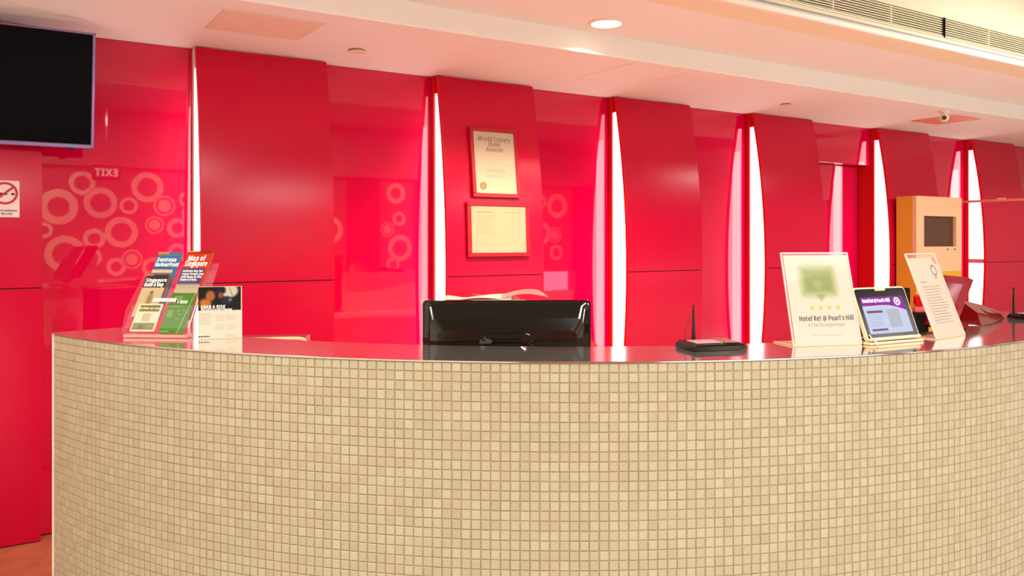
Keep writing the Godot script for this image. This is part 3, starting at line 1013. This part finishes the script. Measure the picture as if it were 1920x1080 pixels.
	for p in [[64, 108], [90, 104], [110, 112], [70, 150], [100, 152], [78, 126]]:
		blob(im, Color(0.60, 0.72, 0.36), p[0], p[1], 12, 5, 0.7)
	soft(im, Color(0.85, 0.80, 0.50), func(x, y): return 1.2 - absf(x - (122.0 if y < 20 else (118.0 - (y - 20) * 0.12))) * 0.5)
	text_lines(im, Color(0.75, 0.76, 0.35), 6, 50, 222, 1, 8, 4)
	text_lines(im, Color(0.10, 0.12, 0.05), 52, 92, 222, 1, 8, 4)
	cover(b, im)
	lettering("GRAB A RIDE", 0.011, Vector3(-0.006, 0.114, 0.0008), M.white_ink, b, "Droid Sans", true, false, 0.72, true)
	obj("label_strip", box(Vector3(0.098, 0.1045, 0.0485), Vector3(0.075, 0.013, 0.0008), 0.0, sl), M.paper, o)

	# tent card
	o = thing("tent_card", "white standing tent card with a dark photo of a couple riding", "card", Transform3D(Basis(Vector3.UP, 0.3355), Vector3(-0.9448, LEDGE, -2.502)))
	var cl := 0.17
	var hh := 0.158
	var wdt := 0.127
	var st := tool()
	for s in [[0.0, hh * tan(cl) * -1.0], [-2.0 * hh * tan(cl), -hh * tan(cl)]]:
		var a := Vector3(0, 0.0005, s[0])
		var c := Vector3(0, hh, s[1])
		var nn := Vector3(0, sin(cl), cos(cl)) * (1.0 if s[0] == 0.0 else -1.0)
		nn.y = sin(cl)
		for q in [0.0, -0.0012]:
			quad(st, a + nn * q, a + Vector3(wdt, 0, 0) + nn * q, c + Vector3(wdt, 0, 0) + nn * q, c + nn * q, nn * (1.0 if q == 0.0 else -1.0))
	cbox(st, Vector3(wdt * 0.5, 0.001, -hh * tan(cl)), Vector3(wdt, 0.0015, 2.0 * hh * tan(cl)))
	st.generate_normals()
	obj("folded_card", st, M.paper, o)
	var tf := Transform3D(Basis(Vector3.RIGHT, -cl), Vector3(wdt * 0.5, 0, 0.0008))
	im = canvas(256, 320, Color(0.96, 0.91, 0.80))
	im.fill_rect(Rect2i(0, 0, 250, 146), Color(0.08, 0.06, 0.05))
	blob(im, Color(0.86, 0.82, 0.70), 180, 26, 62, 50, 0.3)
	blob(im, Color(0.10, 0.09, 0.09), 132, 22, 34, 32, 0.4)
	blob(im, Color(0.72, 0.40, 0.20), 70, 56, 34, 40, 0.4)
	blob(im, Color(0.80, 0.48, 0.18), 40, 102, 46, 40, 0.5)
	blob(im, Color(0.55, 0.32, 0.16), 130, 54, 20, 26, 0.5)
	blob(im, Color(0.14, 0.16, 0.22), 168, 88, 36, 34, 0.4)
	blob(im, Color(0.55, 0.58, 0.62), 186, 82, 15, 13, 0.8)
	soft(im, Color(0.2, 0.18, 0.14), func(x, y): return 1.2 - absf(x - 186 - (y - 20) * 0.35) * 0.5 if y < 60 and y > 6 else 0.0)
	text_lines(im, Color(0.70, 0.64, 0.55), 6, 84, 166, 6, 12, 3)
	for p in [[100, 178], [166, 178], [100, 232], [166, 232]]:
		text_lines(im, Color(0.82, 0.76, 0.66), p[0], p[0] + 62, p[1], 4, 9, 4)
	text_lines(im, Color(0.84, 0.78, 0.68), 160, 236, 292, 3, 8, 5)
	text_lines(im, Color(0.10, 0.08, 0.06), 2, 70, 300, 1, 8, 7)
	var face := obj("printed_face", sheet(wdt - 0.001, hh / cos(cl) - 0.001, Vector3(0, hh / cos(cl) * 0.5, 0)), printed(im), o, tf)
	lettering("GRAB A RIDE", 0.0105, Vector3(-0.056, 0.0975, 0.0004), M.white_ink, face, "Droid Sans", true, false, 0.8, true)
	lettering("Taxis and Cars at your Fingertips!", 0.0056, Vector3(-0.056, 0.0895, 0.0004), M.white_ink, face, "Droid Sans", true, false, 0.72, true)

	# pale rimmed tray behind the ledge
	o = thing("desk_tray", "low tray with a pale rounded rim just behind the ledge, right of the tent card", "tray", Transform3D(Basis(Vector3.UP, 0.10), Vector3(-0.84, 0.745, -2.66)))
	obj("tray_body", box(Vector3(0, 0.165, -0.10), Vector3(0.33, 0.33, 0.19), 0.004), mat(Color(0.62, 0.20, 0.20), 0.4), o)
	st = tool()
	tube(st, [Vector3(-0.17, 0.338, 0.0), Vector3(0.0, 0.338, 0.0), Vector3(0.155, 0.338, 0.0), Vector3(0.170, 0.335, 0.0), Vector3(0.178, 0.325, 0.0)], 0.0065, 10)
	obj("rim", st, mat(Color(0.93, 0.78, 0.60), 0.3), o)


func brochure(called: String, label: String, slope: Transform3D, x0: float, s0: float, s1: float, w: float, z: float, thick: float, side: Color) -> Node3D:
	# sits in the rack: its front face lies at z above the rack's slope
	var o := thing(called.replace(" ", "_"), label, "brochure", slope * Transform3D(Basis(), Vector3(x0, s0, z)), "brochures in the acrylic rack")
	obj("pages", box(Vector3(w * 0.5, (s1 - s0) * 0.5, -thick * 0.5 - 0.0003), Vector3(w, s1 - s0, thick), 0.0004), mat(side, 0.5), o)
	o.set_meta("size", Vector2(w, s1 - s0))
	return o


func cover(o: Node3D, im: Image) -> void:
	var s: Vector2 = o.get_meta("size")
	obj("cover", sheet(s.x, s.y, Vector3(s.x * 0.5, s.y * 0.5, 0)), printed(im, 0.35), o)
	o.remove_meta("size")


# =====================================================================  middle: monitor, papers, reader, chair
func middle_group() -> void:
	# monitor seen from behind
	var o := thing("monitor", "glossy black computer monitor seen from behind, standing behind the ledge", "monitor", Transform3D(Basis(Vector3.UP, 0.01), Vector3(-0.0155, 0.745, -2.47)))
	var w := 0.497
	var h := 0.318
	var y0 := 0.318       # centre above the desk
	var st := tool()
	prism(st, rounded(w, h, 0.012, 5), -0.012, 0.010, Transform3D(Basis(Vector3.RIGHT, 0.02), Vector3(0, y0, 0)))
	obj("screen_frame", st, M.black_gloss, o)
	# bulging back shell
	st = tool()
	var secs := [[w - 0.004, h - 0.004, 0.010, 0.012], [w - 0.012, h - 0.012, 0.019, 0.014], [w - 0.036, h - 0.030, 0.026, 0.016], [w - 0.05, h - 0.10, 0.044, 0.02], [w - 0.09, h - 0.17, 0.052, 0.02]]
	loft(st, secs, Vector3(0, y0, 0))
	obj("back_shell", st, M.black_gloss, o)
	st = tool()
	loft(st, [[0.165, 0.075, 0.045, 0.03], [0.160, 0.070, 0.062, 0.03], [0.135, 0.048, 0.072, 0.022], [0.10, 0.03, 0.074, 0.014]], Vector3(0.0, 0.348, 0.0))
	obj("hinge_cover", st, mat(Color(0.03, 0.03, 0.026), 0.05, 0.0, 0.8), o)
	obj("neck", box(Vector3(0, 0.165, 0.02), Vector3(0.07, 0.33, 0.03), 0.006), M.black, o)
	st = tool()
	prism(st, rounded(0.24, 0.18, 0.05, 8), 0, 0.014, Transform3D(Basis(Vector3(1, 0, 0), Vector3(0, 0, -1), Vector3(0, 1, 0)), Vector3(0, 0.0005, 0)))
	obj("foot", st, M.black, o)

	# loose plastic folders on the back desk, peeking over the monitor
	var t := Transform3D(Basis(Vector3.UP, 0.05), Vector3(-0.115, 0.745, -2.82))
	o = thing("document_stand", "small stand behind the monitor, hidden below the plastic folders", "stand", t)
	obj("box", box(Vector3(0, 0.215, 0), Vector3(0.36, 0.43, 0.20), 0.006), mat(Color(0.80, 0.66, 0.58), 0.5), o)
	M.plastic = mat(Color(0.95, 0.72, 0.68, 0.5), 0.3)
	M.plastic.transparency = BaseMaterial3D.TRANSPARENCY_ALPHA
	var specs := [
		["plastic_folder", "clear pinkish plastic folder curling over the monitor at its left end", M.plastic, 0.33, 0.24, -0.03, 0.434, 0.017, 0.10],
		["paper_sheet", "cream paper sheet lying bent in the folders above the monitor", M.paper, 0.24, 0.19, 0.00, 0.447, 0.014, -0.15],
		["plastic_folder", "translucent plastic folder sticking out to the right above the monitor", M.plastic, 0.22, 0.16, 0.105, 0.452, 0.019, 0.35],
	]
	for s in specs:
		o = thing(s[0], s[1], "folder" if s[0] == "plastic_folder" else "paper", t * Transform3D(Basis(Vector3.UP, s[8]), Vector3(s[5], s[6], 0.0)), "loose folders and papers behind the monitor")
		obj("sheet", wavy(s[3], s[4], s[7]), s[2], o)

	# card reader with its aerial, and its twin at the far right
	var rd := card_reader("flat black card reader with a slim aerial, standing left of the hotel sign")
	rd.transform = Transform3D(Basis(Vector3.UP, 0.288), Vector3(0.551, LEDGE, -2.305))
	var r2: Node3D = rd.duplicate()
	r2.name = numbered("card_reader")
	add_child(r2)
	r2.transform = Transform3D(Basis(Vector3.UP, 0.55), Vector3(1.995, LEDGE, -3.185))
	r2.set_meta("label", "second black card reader at the right end of the ledge, cut by the frame")

	# red chair behind the desk
	o = thing("office_chair", "red office chair whose rounded back shows just right of the monitor", "chair", Transform3D(Basis(Vector3.UP, 0.15), Vector3(0.14, 0, -3.08)))
	var redc := mat(Color(0.85, 0.07, 0.05), 0.55)
	st = tool()
	loft(st, [[0.40, 0.46, -0.03, 0.14], [0.44, 0.50, -0.015, 0.16], [0.44, 0.50, 0.015, 0.16], [0.40, 0.46, 0.03, 0.14]], Vector3(0, 0.81, 0))
	obj("backrest", st, redc, o)
	st = tool()
	prism(st, rounded(0.46, 0.44, 0.10, 6), 0.0, 0.07, Transform3D(Basis(Vector3(1, 0, 0), Vector3(0, 0, -1), Vector3(0, 1, 0)), Vector3(0, 0.44, -0.24)))
	obj("seat", st, redc, o)
	obj("back_bar", box(Vector3(0, 0.52, 0.035), Vector3(0.06, 0.22, 0.02), 0.004), M.black, o)
	st = tool()
	tube(st, [Vector3(0, 0.08, -0.24), Vector3(0, 0.44, -0.24)], 0.028, 12)
	obj("gas_lift", st, M.chrome, o)
	for k in 5:
		var v := Vector3.BACK.rotated(Vector3.UP, TAU * k / 5.0)
		st = tool()
		tube(st, [Vector3(0, 0.10, -0.24), Vector3(0, 0.07, -0.24) + v * 0.27], 0.018, 8)
		var leg := obj("leg", st, M.black, o)
		st = tool()
		lathe(st, [Vector2(0, -0.02), Vector2(0.026, -0.02), Vector2(0.028, 0), Vector2(0.026, 0.02), Vector2(0, 0.02)], 14, Transform3D(Basis(v.cross(Vector3.UP), v.cross(Vector3.UP).cross(v), v).rotated(v, PI * 0.5), Vector3(0, 0.028, -0.24) + v * 0.27))
		obj("caster", st, M.black, leg)


func card_reader(label: String) -> Node3D:
	var o := thing("card_reader", label, "card reader", Transform3D(), "card readers on the ledge")
	var st := tool()
	var top := 0.017
	var hw := 0.080
	var hd := 0.055
	var lo := [Vector3(-hw, 0.001, hd), Vector3(hw, 0.001, hd), Vector3(hw, 0.001, -hd), Vector3(-hw, 0.001, -hd)]
	var s := 0.90
	var md := []
	var up := []
	for p in lo:
		md.append(Vector3(p.x * 0.985, top * 0.72, p.z * 0.98))
		up.append(Vector3(p.x * s, top + (0.003 if p.z < 0 else 0.0), p.z * s))
	for i in 4:
		var j := (i + 1) % 4
		var n: Vector3 = (lo[j] - lo[i]).cross(Vector3.UP).normalized() * -1.0
		n = Vector3((lo[i] + lo[j]).x, 0, (lo[i] + lo[j]).z).normalized()
		quad(st, lo[i], lo[j], md[j], md[i], n)
		quad(st, md[i], md[j], up[j], up[i], (n + Vector3.UP * 0.8).normalized())
	quad(st, up[0], up[1], up[2], up[3], Vector3(0, 1, 0.06).normalized())
	quad(st, lo[0], lo[1], lo[2], lo[3], Vector3.DOWN)
	obj("casing", st, M.black_gloss, o)
	var tl := Transform3D(Basis(Vector3.RIGHT, 0.03), Vector3(0, top + 0.0022, 0))
	obj("display", box(Vector3(-0.022, 0.0012, 0.004), Vector3(0.080, 0.0015, 0.060), 0.0005, tl), mat(Color(0.90, 0.74, 0.74), 0.1), o)
	obj("key_plate", box(Vector3(0.044, 0.0012, 0.0), Vector3(0.046, 0.0015, 0.080), 0.0005, tl), mat(Color(0.55, 0.38, 0.33), 0.3), o)
	st = tool()
	prism(st, PackedVector2Array([Vector2(-0.005, 0.0), Vector2(0.005, 0.0), Vector2(0.0012, 0.100), Vector2(-0.0005, 0.104)]), -0.003, 0.003, Transform3D(Basis(), Vector3(-0.020, 0.012, -0.062)))
	obj("aerial", st, M.black, o)
	st = tool()
	tube(st, [Vector3(-0.046, 0.010, -0.062), Vector3(-0.046, 0.035, -0.063), Vector3(-0.038, 0.062, -0.063), Vector3(-0.026, 0.092, -0.0625), Vector3(-0.020, 0.108, -0.062)], 0.0011, 6)
	obj("cable", st, mat(Color(0.45, 0.10, 0.10), 0.4), o)
	return o


# joins rounded rectangles [width, height, z, corner] into a closed skin
func loft(st: SurfaceTool, secs: Array, c: Vector3) -> void:
	var rings := []
	for s in secs:
		var ring := []
		for p in rounded(s[0], s[1], s[3], 6):
			ring.append(Vector3(p.x, p.y, s[2]) + c)
		rings.append(ring)
	st.set_smooth_group(0)
	var n: int = rings[0].size()
	for i in rings.size() - 1:
		for k in n:
			var a: Vector3 = rings[i][k]
			var b: Vector3 = rings[i][(k + 1) % n]
			var d: Vector3 = rings[i + 1][k]
			var e: Vector3 = rings[i + 1][(k + 1) % n]
			var out := (a + b) * 0.5 - c
			out.z = 0.0
			var f := (b - a).cross(d - a)
			if f.length() < 1e-12:
				f = (e - b).cross(d - b)
			f = f.normalized()
			if f.dot(out.normalized() + Vector3(0, 0, 0.3 if secs[i + 1][0] < secs[i][0] else -0.3)) < 0.0:
				f = -f
			quad(st, a, b, e, d, f)
	for s in [0, rings.size() - 1]:
		var m := Vector3(c.x, c.y, secs[s][2])
		for k in n:
			tri(st, m, rings[s][k], rings[s][(k + 1) % n], Vector3(0, 0, 1 if s > 0 else -1))


# a sheet that lies in a gentle wave, a millimetre thick
func wavy(w: float, d: float, lift: float) -> SurfaceTool:
	var st := tool()
	var n := 14
	var f := func(i: int, k: int, y: float):
		var x := (float(i) / n - 0.5)
		var z := (float(k) / n - 0.5)
		return Vector3(x * w, y + lift * (0.9 + sin(x * 5.0 + z * 2.0) * 0.5 + cos(z * 4.0) * 0.35), z * d)
	for i in n:
		for k in n:
			for y in [0.0, 0.0012]:
				quad(st, f.call(i, k, y), f.call(i + 1, k, y), f.call(i + 1, k + 1, y), f.call(i, k + 1, y), Vector3.UP if y > 0 else Vector3.DOWN)
	return st


# =====================================================================  right: signs, tablet, terminal
func acrylic_sign(called: String, label: String, at: Transform3D, w: float, l: float, lean: float, depth: float) -> Node3D:
	var o := thing(called, label, "sign", at, "acrylic sign holders on the ledge")
	var sl := Transform3D(Basis(Vector3.RIGHT, -lean), Vector3(w * 0.5, 0.002, 0))
	for z in [0.0, -0.004]:
		obj("panel", box(Vector3(0, l * 0.5, z), Vector3(w, l, 0.0018), 0.0, sl), M.acrylic, o)
	var st := tool()
	cbox(st, Vector3(0, l, -0.002), Vector3(w + 0.003, 0.003, 0.006), 0.0005, sl)
	for s in [-1, 1]:
		cbox(st, Vector3(s * w * 0.5, l * 0.5, -0.002), Vector3(0.003, l, 0.006), 0.0005, sl)
	obj("edge_sheen", st, M.acrylic_edge_sheen, o)  # opaque pale strips paint the edge brightness of clear acrylic
	obj("base_plate", box(Vector3(w * 0.5, 0.0018, -depth * 0.5), Vector3(w, 0.003, depth), 0.0005), mat(Color(0.95, 0.80, 0.66), 0.15), o)
	return o


func right_group() -> void:
	# hotel review sign
	var w := 0.2151
	var l := 0.2693
	var lean := 0.2593
	var at := Transform3D(Basis(Vector3.UP, 0.223), Vector3(0.7908, LEDGE, -2.3325))
	var o := acrylic_sign("hotel_sign", "large upright acrylic sign with a blurred green speech bubble and four stars", at, w, l, lean, 0.11)
	var sl := Transform3D(Basis(Vector3.RIGHT, -lean), Vector3(w * 0.5, 0.002, -0.002))
	var im := canvas(256, 320, Color(0.96, 0.91, 0.82))
	soft(im, Color(0.60, 0.68, 0.33), func(x, y):
		var q := Vector2(absf(x - 124) - 58, absf(y - 92) - 42)
		var d := Vector2(maxf(q.x, 0), maxf(q.y, 0)).length() + minf(maxf(q.x, q.y), 0.0)
		return (26.0 - d) / 36.0)
	soft(im, Color(0.64, 0.70, 0.38), func(x, y): return (28.0 - (y - 140) * 0.85 - absf(x - 128)) / 18.0 if y > 140 else 0.0)
	blob(im, Color(0.74, 0.72, 0.50), 120, 104, 26, 24, 1.0)
	for x in [86, 120, 154, 188]:
		for k in 5:
			var a := -PI / 2 + TAU * k / 5.0
			blob(im, Color(0.93, 0.84, 0.22), x + cos(a) * 5.0, 188 + sin(a) * 5.0, 5, 5, 0.9)
		blob(im, Color(0.90, 0.80, 0.15), x, 188, 7, 7, 0.8)
	text_lines(im, Color(0.80, 0.74, 0.66), 74, 210, 284, 1, 8, 3)
	var pw := 0.207
	var ph := 0.262
	var face := obj("printed_sheet", sheet(pw, ph, Vector3(0.002, ph * 0.5, 0)), printed(im), o, sl)
	lettering("Hotel Re! @ Pearl's Hill", 0.0145, Vector3(0.009, 0.077, 0.0002), mat(Color(0.25, 0.20, 0.17), 0.7), face, "Droid Sans", true, false, 0.80)
	lettering("A Chic Boutique Hotel", 0.0095, Vector3(0.006, 0.058, 0.0002), mat(Color(0.62, 0.55, 0.48), 0.7), face, "Droid Sans", false, false, 0.9)

	# narrow notice sign, turned away
	w = 0.19
	l = 0.2724
	lean = 0.3619
	at = Transform3D(Basis(Vector3.UP, 0.6789), Vector3(1.2754, LEDGE, -2.493))
	o = acrylic_sign("notice_sign", "slanted acrylic notice of small print, right of the tablet", at, w, l, lean, 0.07)
	sl = Transform3D(Basis(Vector3.RIGHT, -lean), Vector3(w * 0.5, 0.002, -0.002))
	im = canvas(224, 320, Color(0.95, 0.88, 0.77))
	soft(im, Color(0.93, 0.62, 0.56), func(x, y): return (Vector2((224 - x) / 60.0, y / 60.0).length() * -1.0 + 0.55) * 8.0)
	annulus_print(im, Color(0.45, 0.38, 0.34), 178, 52, 20, 3)
	text_lines(im, Color(0.55, 0.48, 0.42), 36, 90, 96, 1, 9, 4)
	text_lines(im, Color(0.62, 0.55, 0.48), 36, 196, 116, 14, 11, 3)
	text_lines(im, Color(0.40, 0.34, 0.30), 166, 192, 80, 1, 8, 5)
	obj("printed_sheet", sheet(0.178, 0.258, Vector3(0, 0.129, 0)), printed(im), o, sl)

	# tablet on its stand
	o = thing("tablet", "tablet in a cream case on a stand showing a purple headed web page", "tablet", Transform3D(Basis(Vector3.UP, 0.4889), Vector3(1.0161, LEDGE, -2.3709)))
	w = 0.2257
	l = 0.1606
	lean = 0.364
	var ts := Transform3D(Basis(Vector3.RIGHT, -lean), Vector3(w * 0.5, 0.010, 0))
	var caseM := mat(Color(0.93, 0.84, 0.68), 0.35)
	var st := tool()
	prism(st, rounded(w, l, 0.014, 6, Vector2(0, l * 0.5)), -0.012, 0.0, ts)
	obj("case", st, caseM, o)
	st = tool()
	cbox(st, Vector3(0, 0.004, 0.003), Vector3(w - 0.01, 0.009, 0.012), 0.002, ts)
	cbox(st, Vector3(0.0, l - 0.006, 0.002), Vector3(0.045, 0.013, 0.008), 0.003, ts)
	obj("case_lip", st, caseM, o)
	st = tool()
	prism(st, rounded(w - 0.008, l - 0.010, 0.010, 6, Vector2(0, l * 0.5)), 0.0, 0.0012, ts)
	obj("glass", st, mat(Color(0.05, 0.045, 0.03), 0.2, 0.0, 0.25), o)
	im = canvas(320, 210, Color(0.78, 0.80, 0.90))
	im.fill_rect(Rect2i(0, 0, 320, 50), Color(0.58, 0.20, 0.60))
	soft(im, Color(0.58, 0.20, 0.60), func(x, y): return (76.0 + 0.0012 * (x - 130) * (x - 130) - 30.0 - y) / 2.0 if y < 110 and x > 130 else 0.0)
	soft(im, Color(0.90, 0.88, 0.95), func(x, y): return 1.0 - absf(50.0 + 0.0010 * (x - 130) * (x - 130) - y) / 4.0)
	blob(im, Color(0.95, 0.92, 0.96), 268, 30, 26, 26, 0.08)
	annulus_print(im, Color(0.5, 0.45, 0.5), 268, 30, 12, 3)
	im.fill_rect(Rect2i(22, 78, 116, 14), Color(0.52, 0.32, 0.52))
	im.fill_rect(Rect2i(22, 182, 116, 12), Color(0.52, 0.34, 0.54))
	text_lines(im, Color(0.62, 0.66, 0.76), 26, 136, 104, 6, 12, 3)
	im.fill_rect(Rect2i(166, 74, 92, 104), Color(0.72, 0.72, 0.78))
	im.generate_mipmaps()
	var scr := mat(Color(0.05, 0.05, 0.05), 0.35, 0.0, 0.1)
	scr.emission_enabled = true
	scr.emission_texture = ImageTexture.create_from_image(im)
	scr.emission = Color.BLACK
	scr.emission_operator = BaseMaterial3D.EMISSION_OP_ADD
	scr.emission_energy_multiplier = 0.85
	face = obj("screen", sheet(0.186, 0.110, Vector3(-0.003, 0.075, 0.0014)), scr, o, ts)
	lettering("Hotel Re! @ Pearl's Hill", 0.0105, Vector3(-0.090, 0.119, 0.0016), glow(Color(1, 0.95, 1), 0.7), face, "Droid Sans", true, false, 0.75, true)
	st = tool()
	tube(st, [Vector3(0.012, 0.006, 0.02), Vector3(0.010, 0.03, -0.01), Vector3(0.012, 0.07, -0.055), Vector3(0.012, 0.006, -0.10)], 0.003, 8)
	tube(st, [Vector3(w - 0.012, 0.006, -0.10), Vector3(w - 0.012, 0.08, -0.055)], 0.003, 8)
	tube(st, [Vector3(0.012, 0.006, -0.10), Vector3(w - 0.012, 0.006, -0.10)], 0.003, 8)
	obj("wire_stand", st, M.chrome, o)
	obj("stand_foot", box(Vector3(w * 0.5, 0.004, -0.004), Vector3(w + 0.004, 0.007, 0.030), 0.002), caseM, o)

	# touch terminal turned to the left, pink reflection put into the screen colour
	o = thing("touch_terminal", "dark red touch terminal tilted sideways behind the notice sign", "terminal", Transform3D(Basis(Vector3.UP, -1.666), Vector3(1.4450, LEDGE, -2.9800)))
	w = 0.285
	l = 0.1851
	ts = Transform3D(Basis(Vector3.RIGHT, -0.343), Vector3(w * 0.5, 0.004, 0))
	st = tool()
	prism(st, rounded(w, l, 0.008, 4, Vector2(0, l * 0.5)), -0.014, 0.0, ts)
	obj("casing", st, mat(Color(0.55, 0.02, 0.05), 0.2), o)
	obj("screen", box(Vector3(0, l * 0.5, 0.0005), Vector3(w - 0.05, l - 0.05, 0.001), 0.0, ts), mat(Color(0.52, 0.14, 0.24), 0.08, 0.0, 0.6), o)
	obj("stand_foot", box(Vector3(w * 0.5, 0.004, -0.045), Vector3(0.12, 0.007, 0.09), 0.002), M.black, o)

	# glossy red pouch
	o = thing("red_pouch", "glossy dark red tapered pouch lying between the terminal and the right card reader", "pouch", Transform3D(Basis(Vector3.UP, 0.80), Vector3(1.60, LEDGE, -2.945)))
	st = tool()
	var rr := [[0.0, 0.085, 0.055], [0.10, 0.075, 0.06], [0.25, 0.055, 0.05], [0.40, 0.030, 0.035], [0.47, 0.012, 0.018]]
	for i in rr.size() - 1:
		var a: Array = rr[i]
		var b: Array = rr[i + 1]
		var pa := [Vector3(a[0], 0.001, a[2]), Vector3(a[0], a[1] * 0.55, a[2] * 0.75), Vector3(a[0], a[1], -0.01), Vector3(a[0], 0.001, -a[2])]
		var pb := [Vector3(b[0], 0.001, b[2]), Vector3(b[0], b[1] * 0.45, b[2] * 0.85), Vector3(b[0], b[1], -0.005), Vector3(b[0], 0.001, -b[2])]
		for k in 4:
			var j := (k + 1) % 4
			var m: Vector3 = (pa[k] + pa[j]) * 0.5 - Vector3(a[0], a[1] * 0.35, 0)
			quad(st, pa[k], pb[k], pb[j], pa[j], Vector3(0, m.y, m.z).normalized())
		if i == 0:
			quad(st, pa[0], pa[1], pa[2], pa[3], Vector3.LEFT)
		if i == rr.size() - 2:
			quad(st, pb[0], pb[1], pb[2], pb[3], Vector3.RIGHT)
	obj("cover", st, mat(Color(0.50, 0.05, 0.04), 0.12, 0.0, 0.7), o)

	# small black monitor behind the tablet
	o = thing("small_monitor", "small black monitor standing behind the tablet, right of it", "monitor", Transform3D(Basis(Vector3.UP, 0.2), Vector3(1.315, 0.745, -2.95)))
	st = tool()
	prism(st, rounded(0.20, 0.17, 0.006, 4), -0.012, 0.012, Transform3D(Basis(), Vector3(0, 0.40, 0)))
	obj("housing", st, M.black, o)
	st = tool()
	loft(st, [[0.192, 0.162, 0.012, 0.008], [0.17, 0.14, 0.022, 0.01], [0.12, 0.10, 0.028, 0.01]], Vector3(0, 0.40, 0))
	obj("back_shell", st, M.black_gloss, o)
	obj("neck", box(Vector3(0, 0.17, 0), Vector3(0.05, 0.32, 0.022), 0.004), M.black, o)
	obj("foot", box(Vector3(0, 0.008, 0), Vector3(0.18, 0.014, 0.14), 0.004), M.black, o)

	# small red gadget between the monitor and the notice
	o = thing("red_gadget", "small rounded red gadget between the black monitor and the notice sign", "gadget", Transform3D(Basis(), Vector3(1.432, 0.745, -2.93)))
	obj("pedestal", box(Vector3(0, 0.20, 0), Vector3(0.05, 0.40, 0.05), 0.004), M.black, o)
	st = tool()
	loft(st, [[0.024, 0.036, -0.012, 0.010], [0.030, 0.042, -0.006, 0.012], [0.030, 0.042, 0.006, 0.012], [0.024, 0.034, 0.012, 0.010]], Vector3(0, 0.442, 0))
	obj("red_cap", st, mat(Color(0.88, 0.03, 0.05), 0.3), o)
	obj("pink_base", box(Vector3(0, 0.410, 0.0), Vector3(0.034, 0.020, 0.03), 0.004), mat(Color(0.95, 0.45, 0.42), 0.4), o)


func annulus_print(im: Image, c: Color, cx: float, cy: float, r: float, thick: float) -> void:
	soft(im, c, func(x, y): return 1.3 - absf(Vector2(x - cx, y - cy).length() - r) / thick)
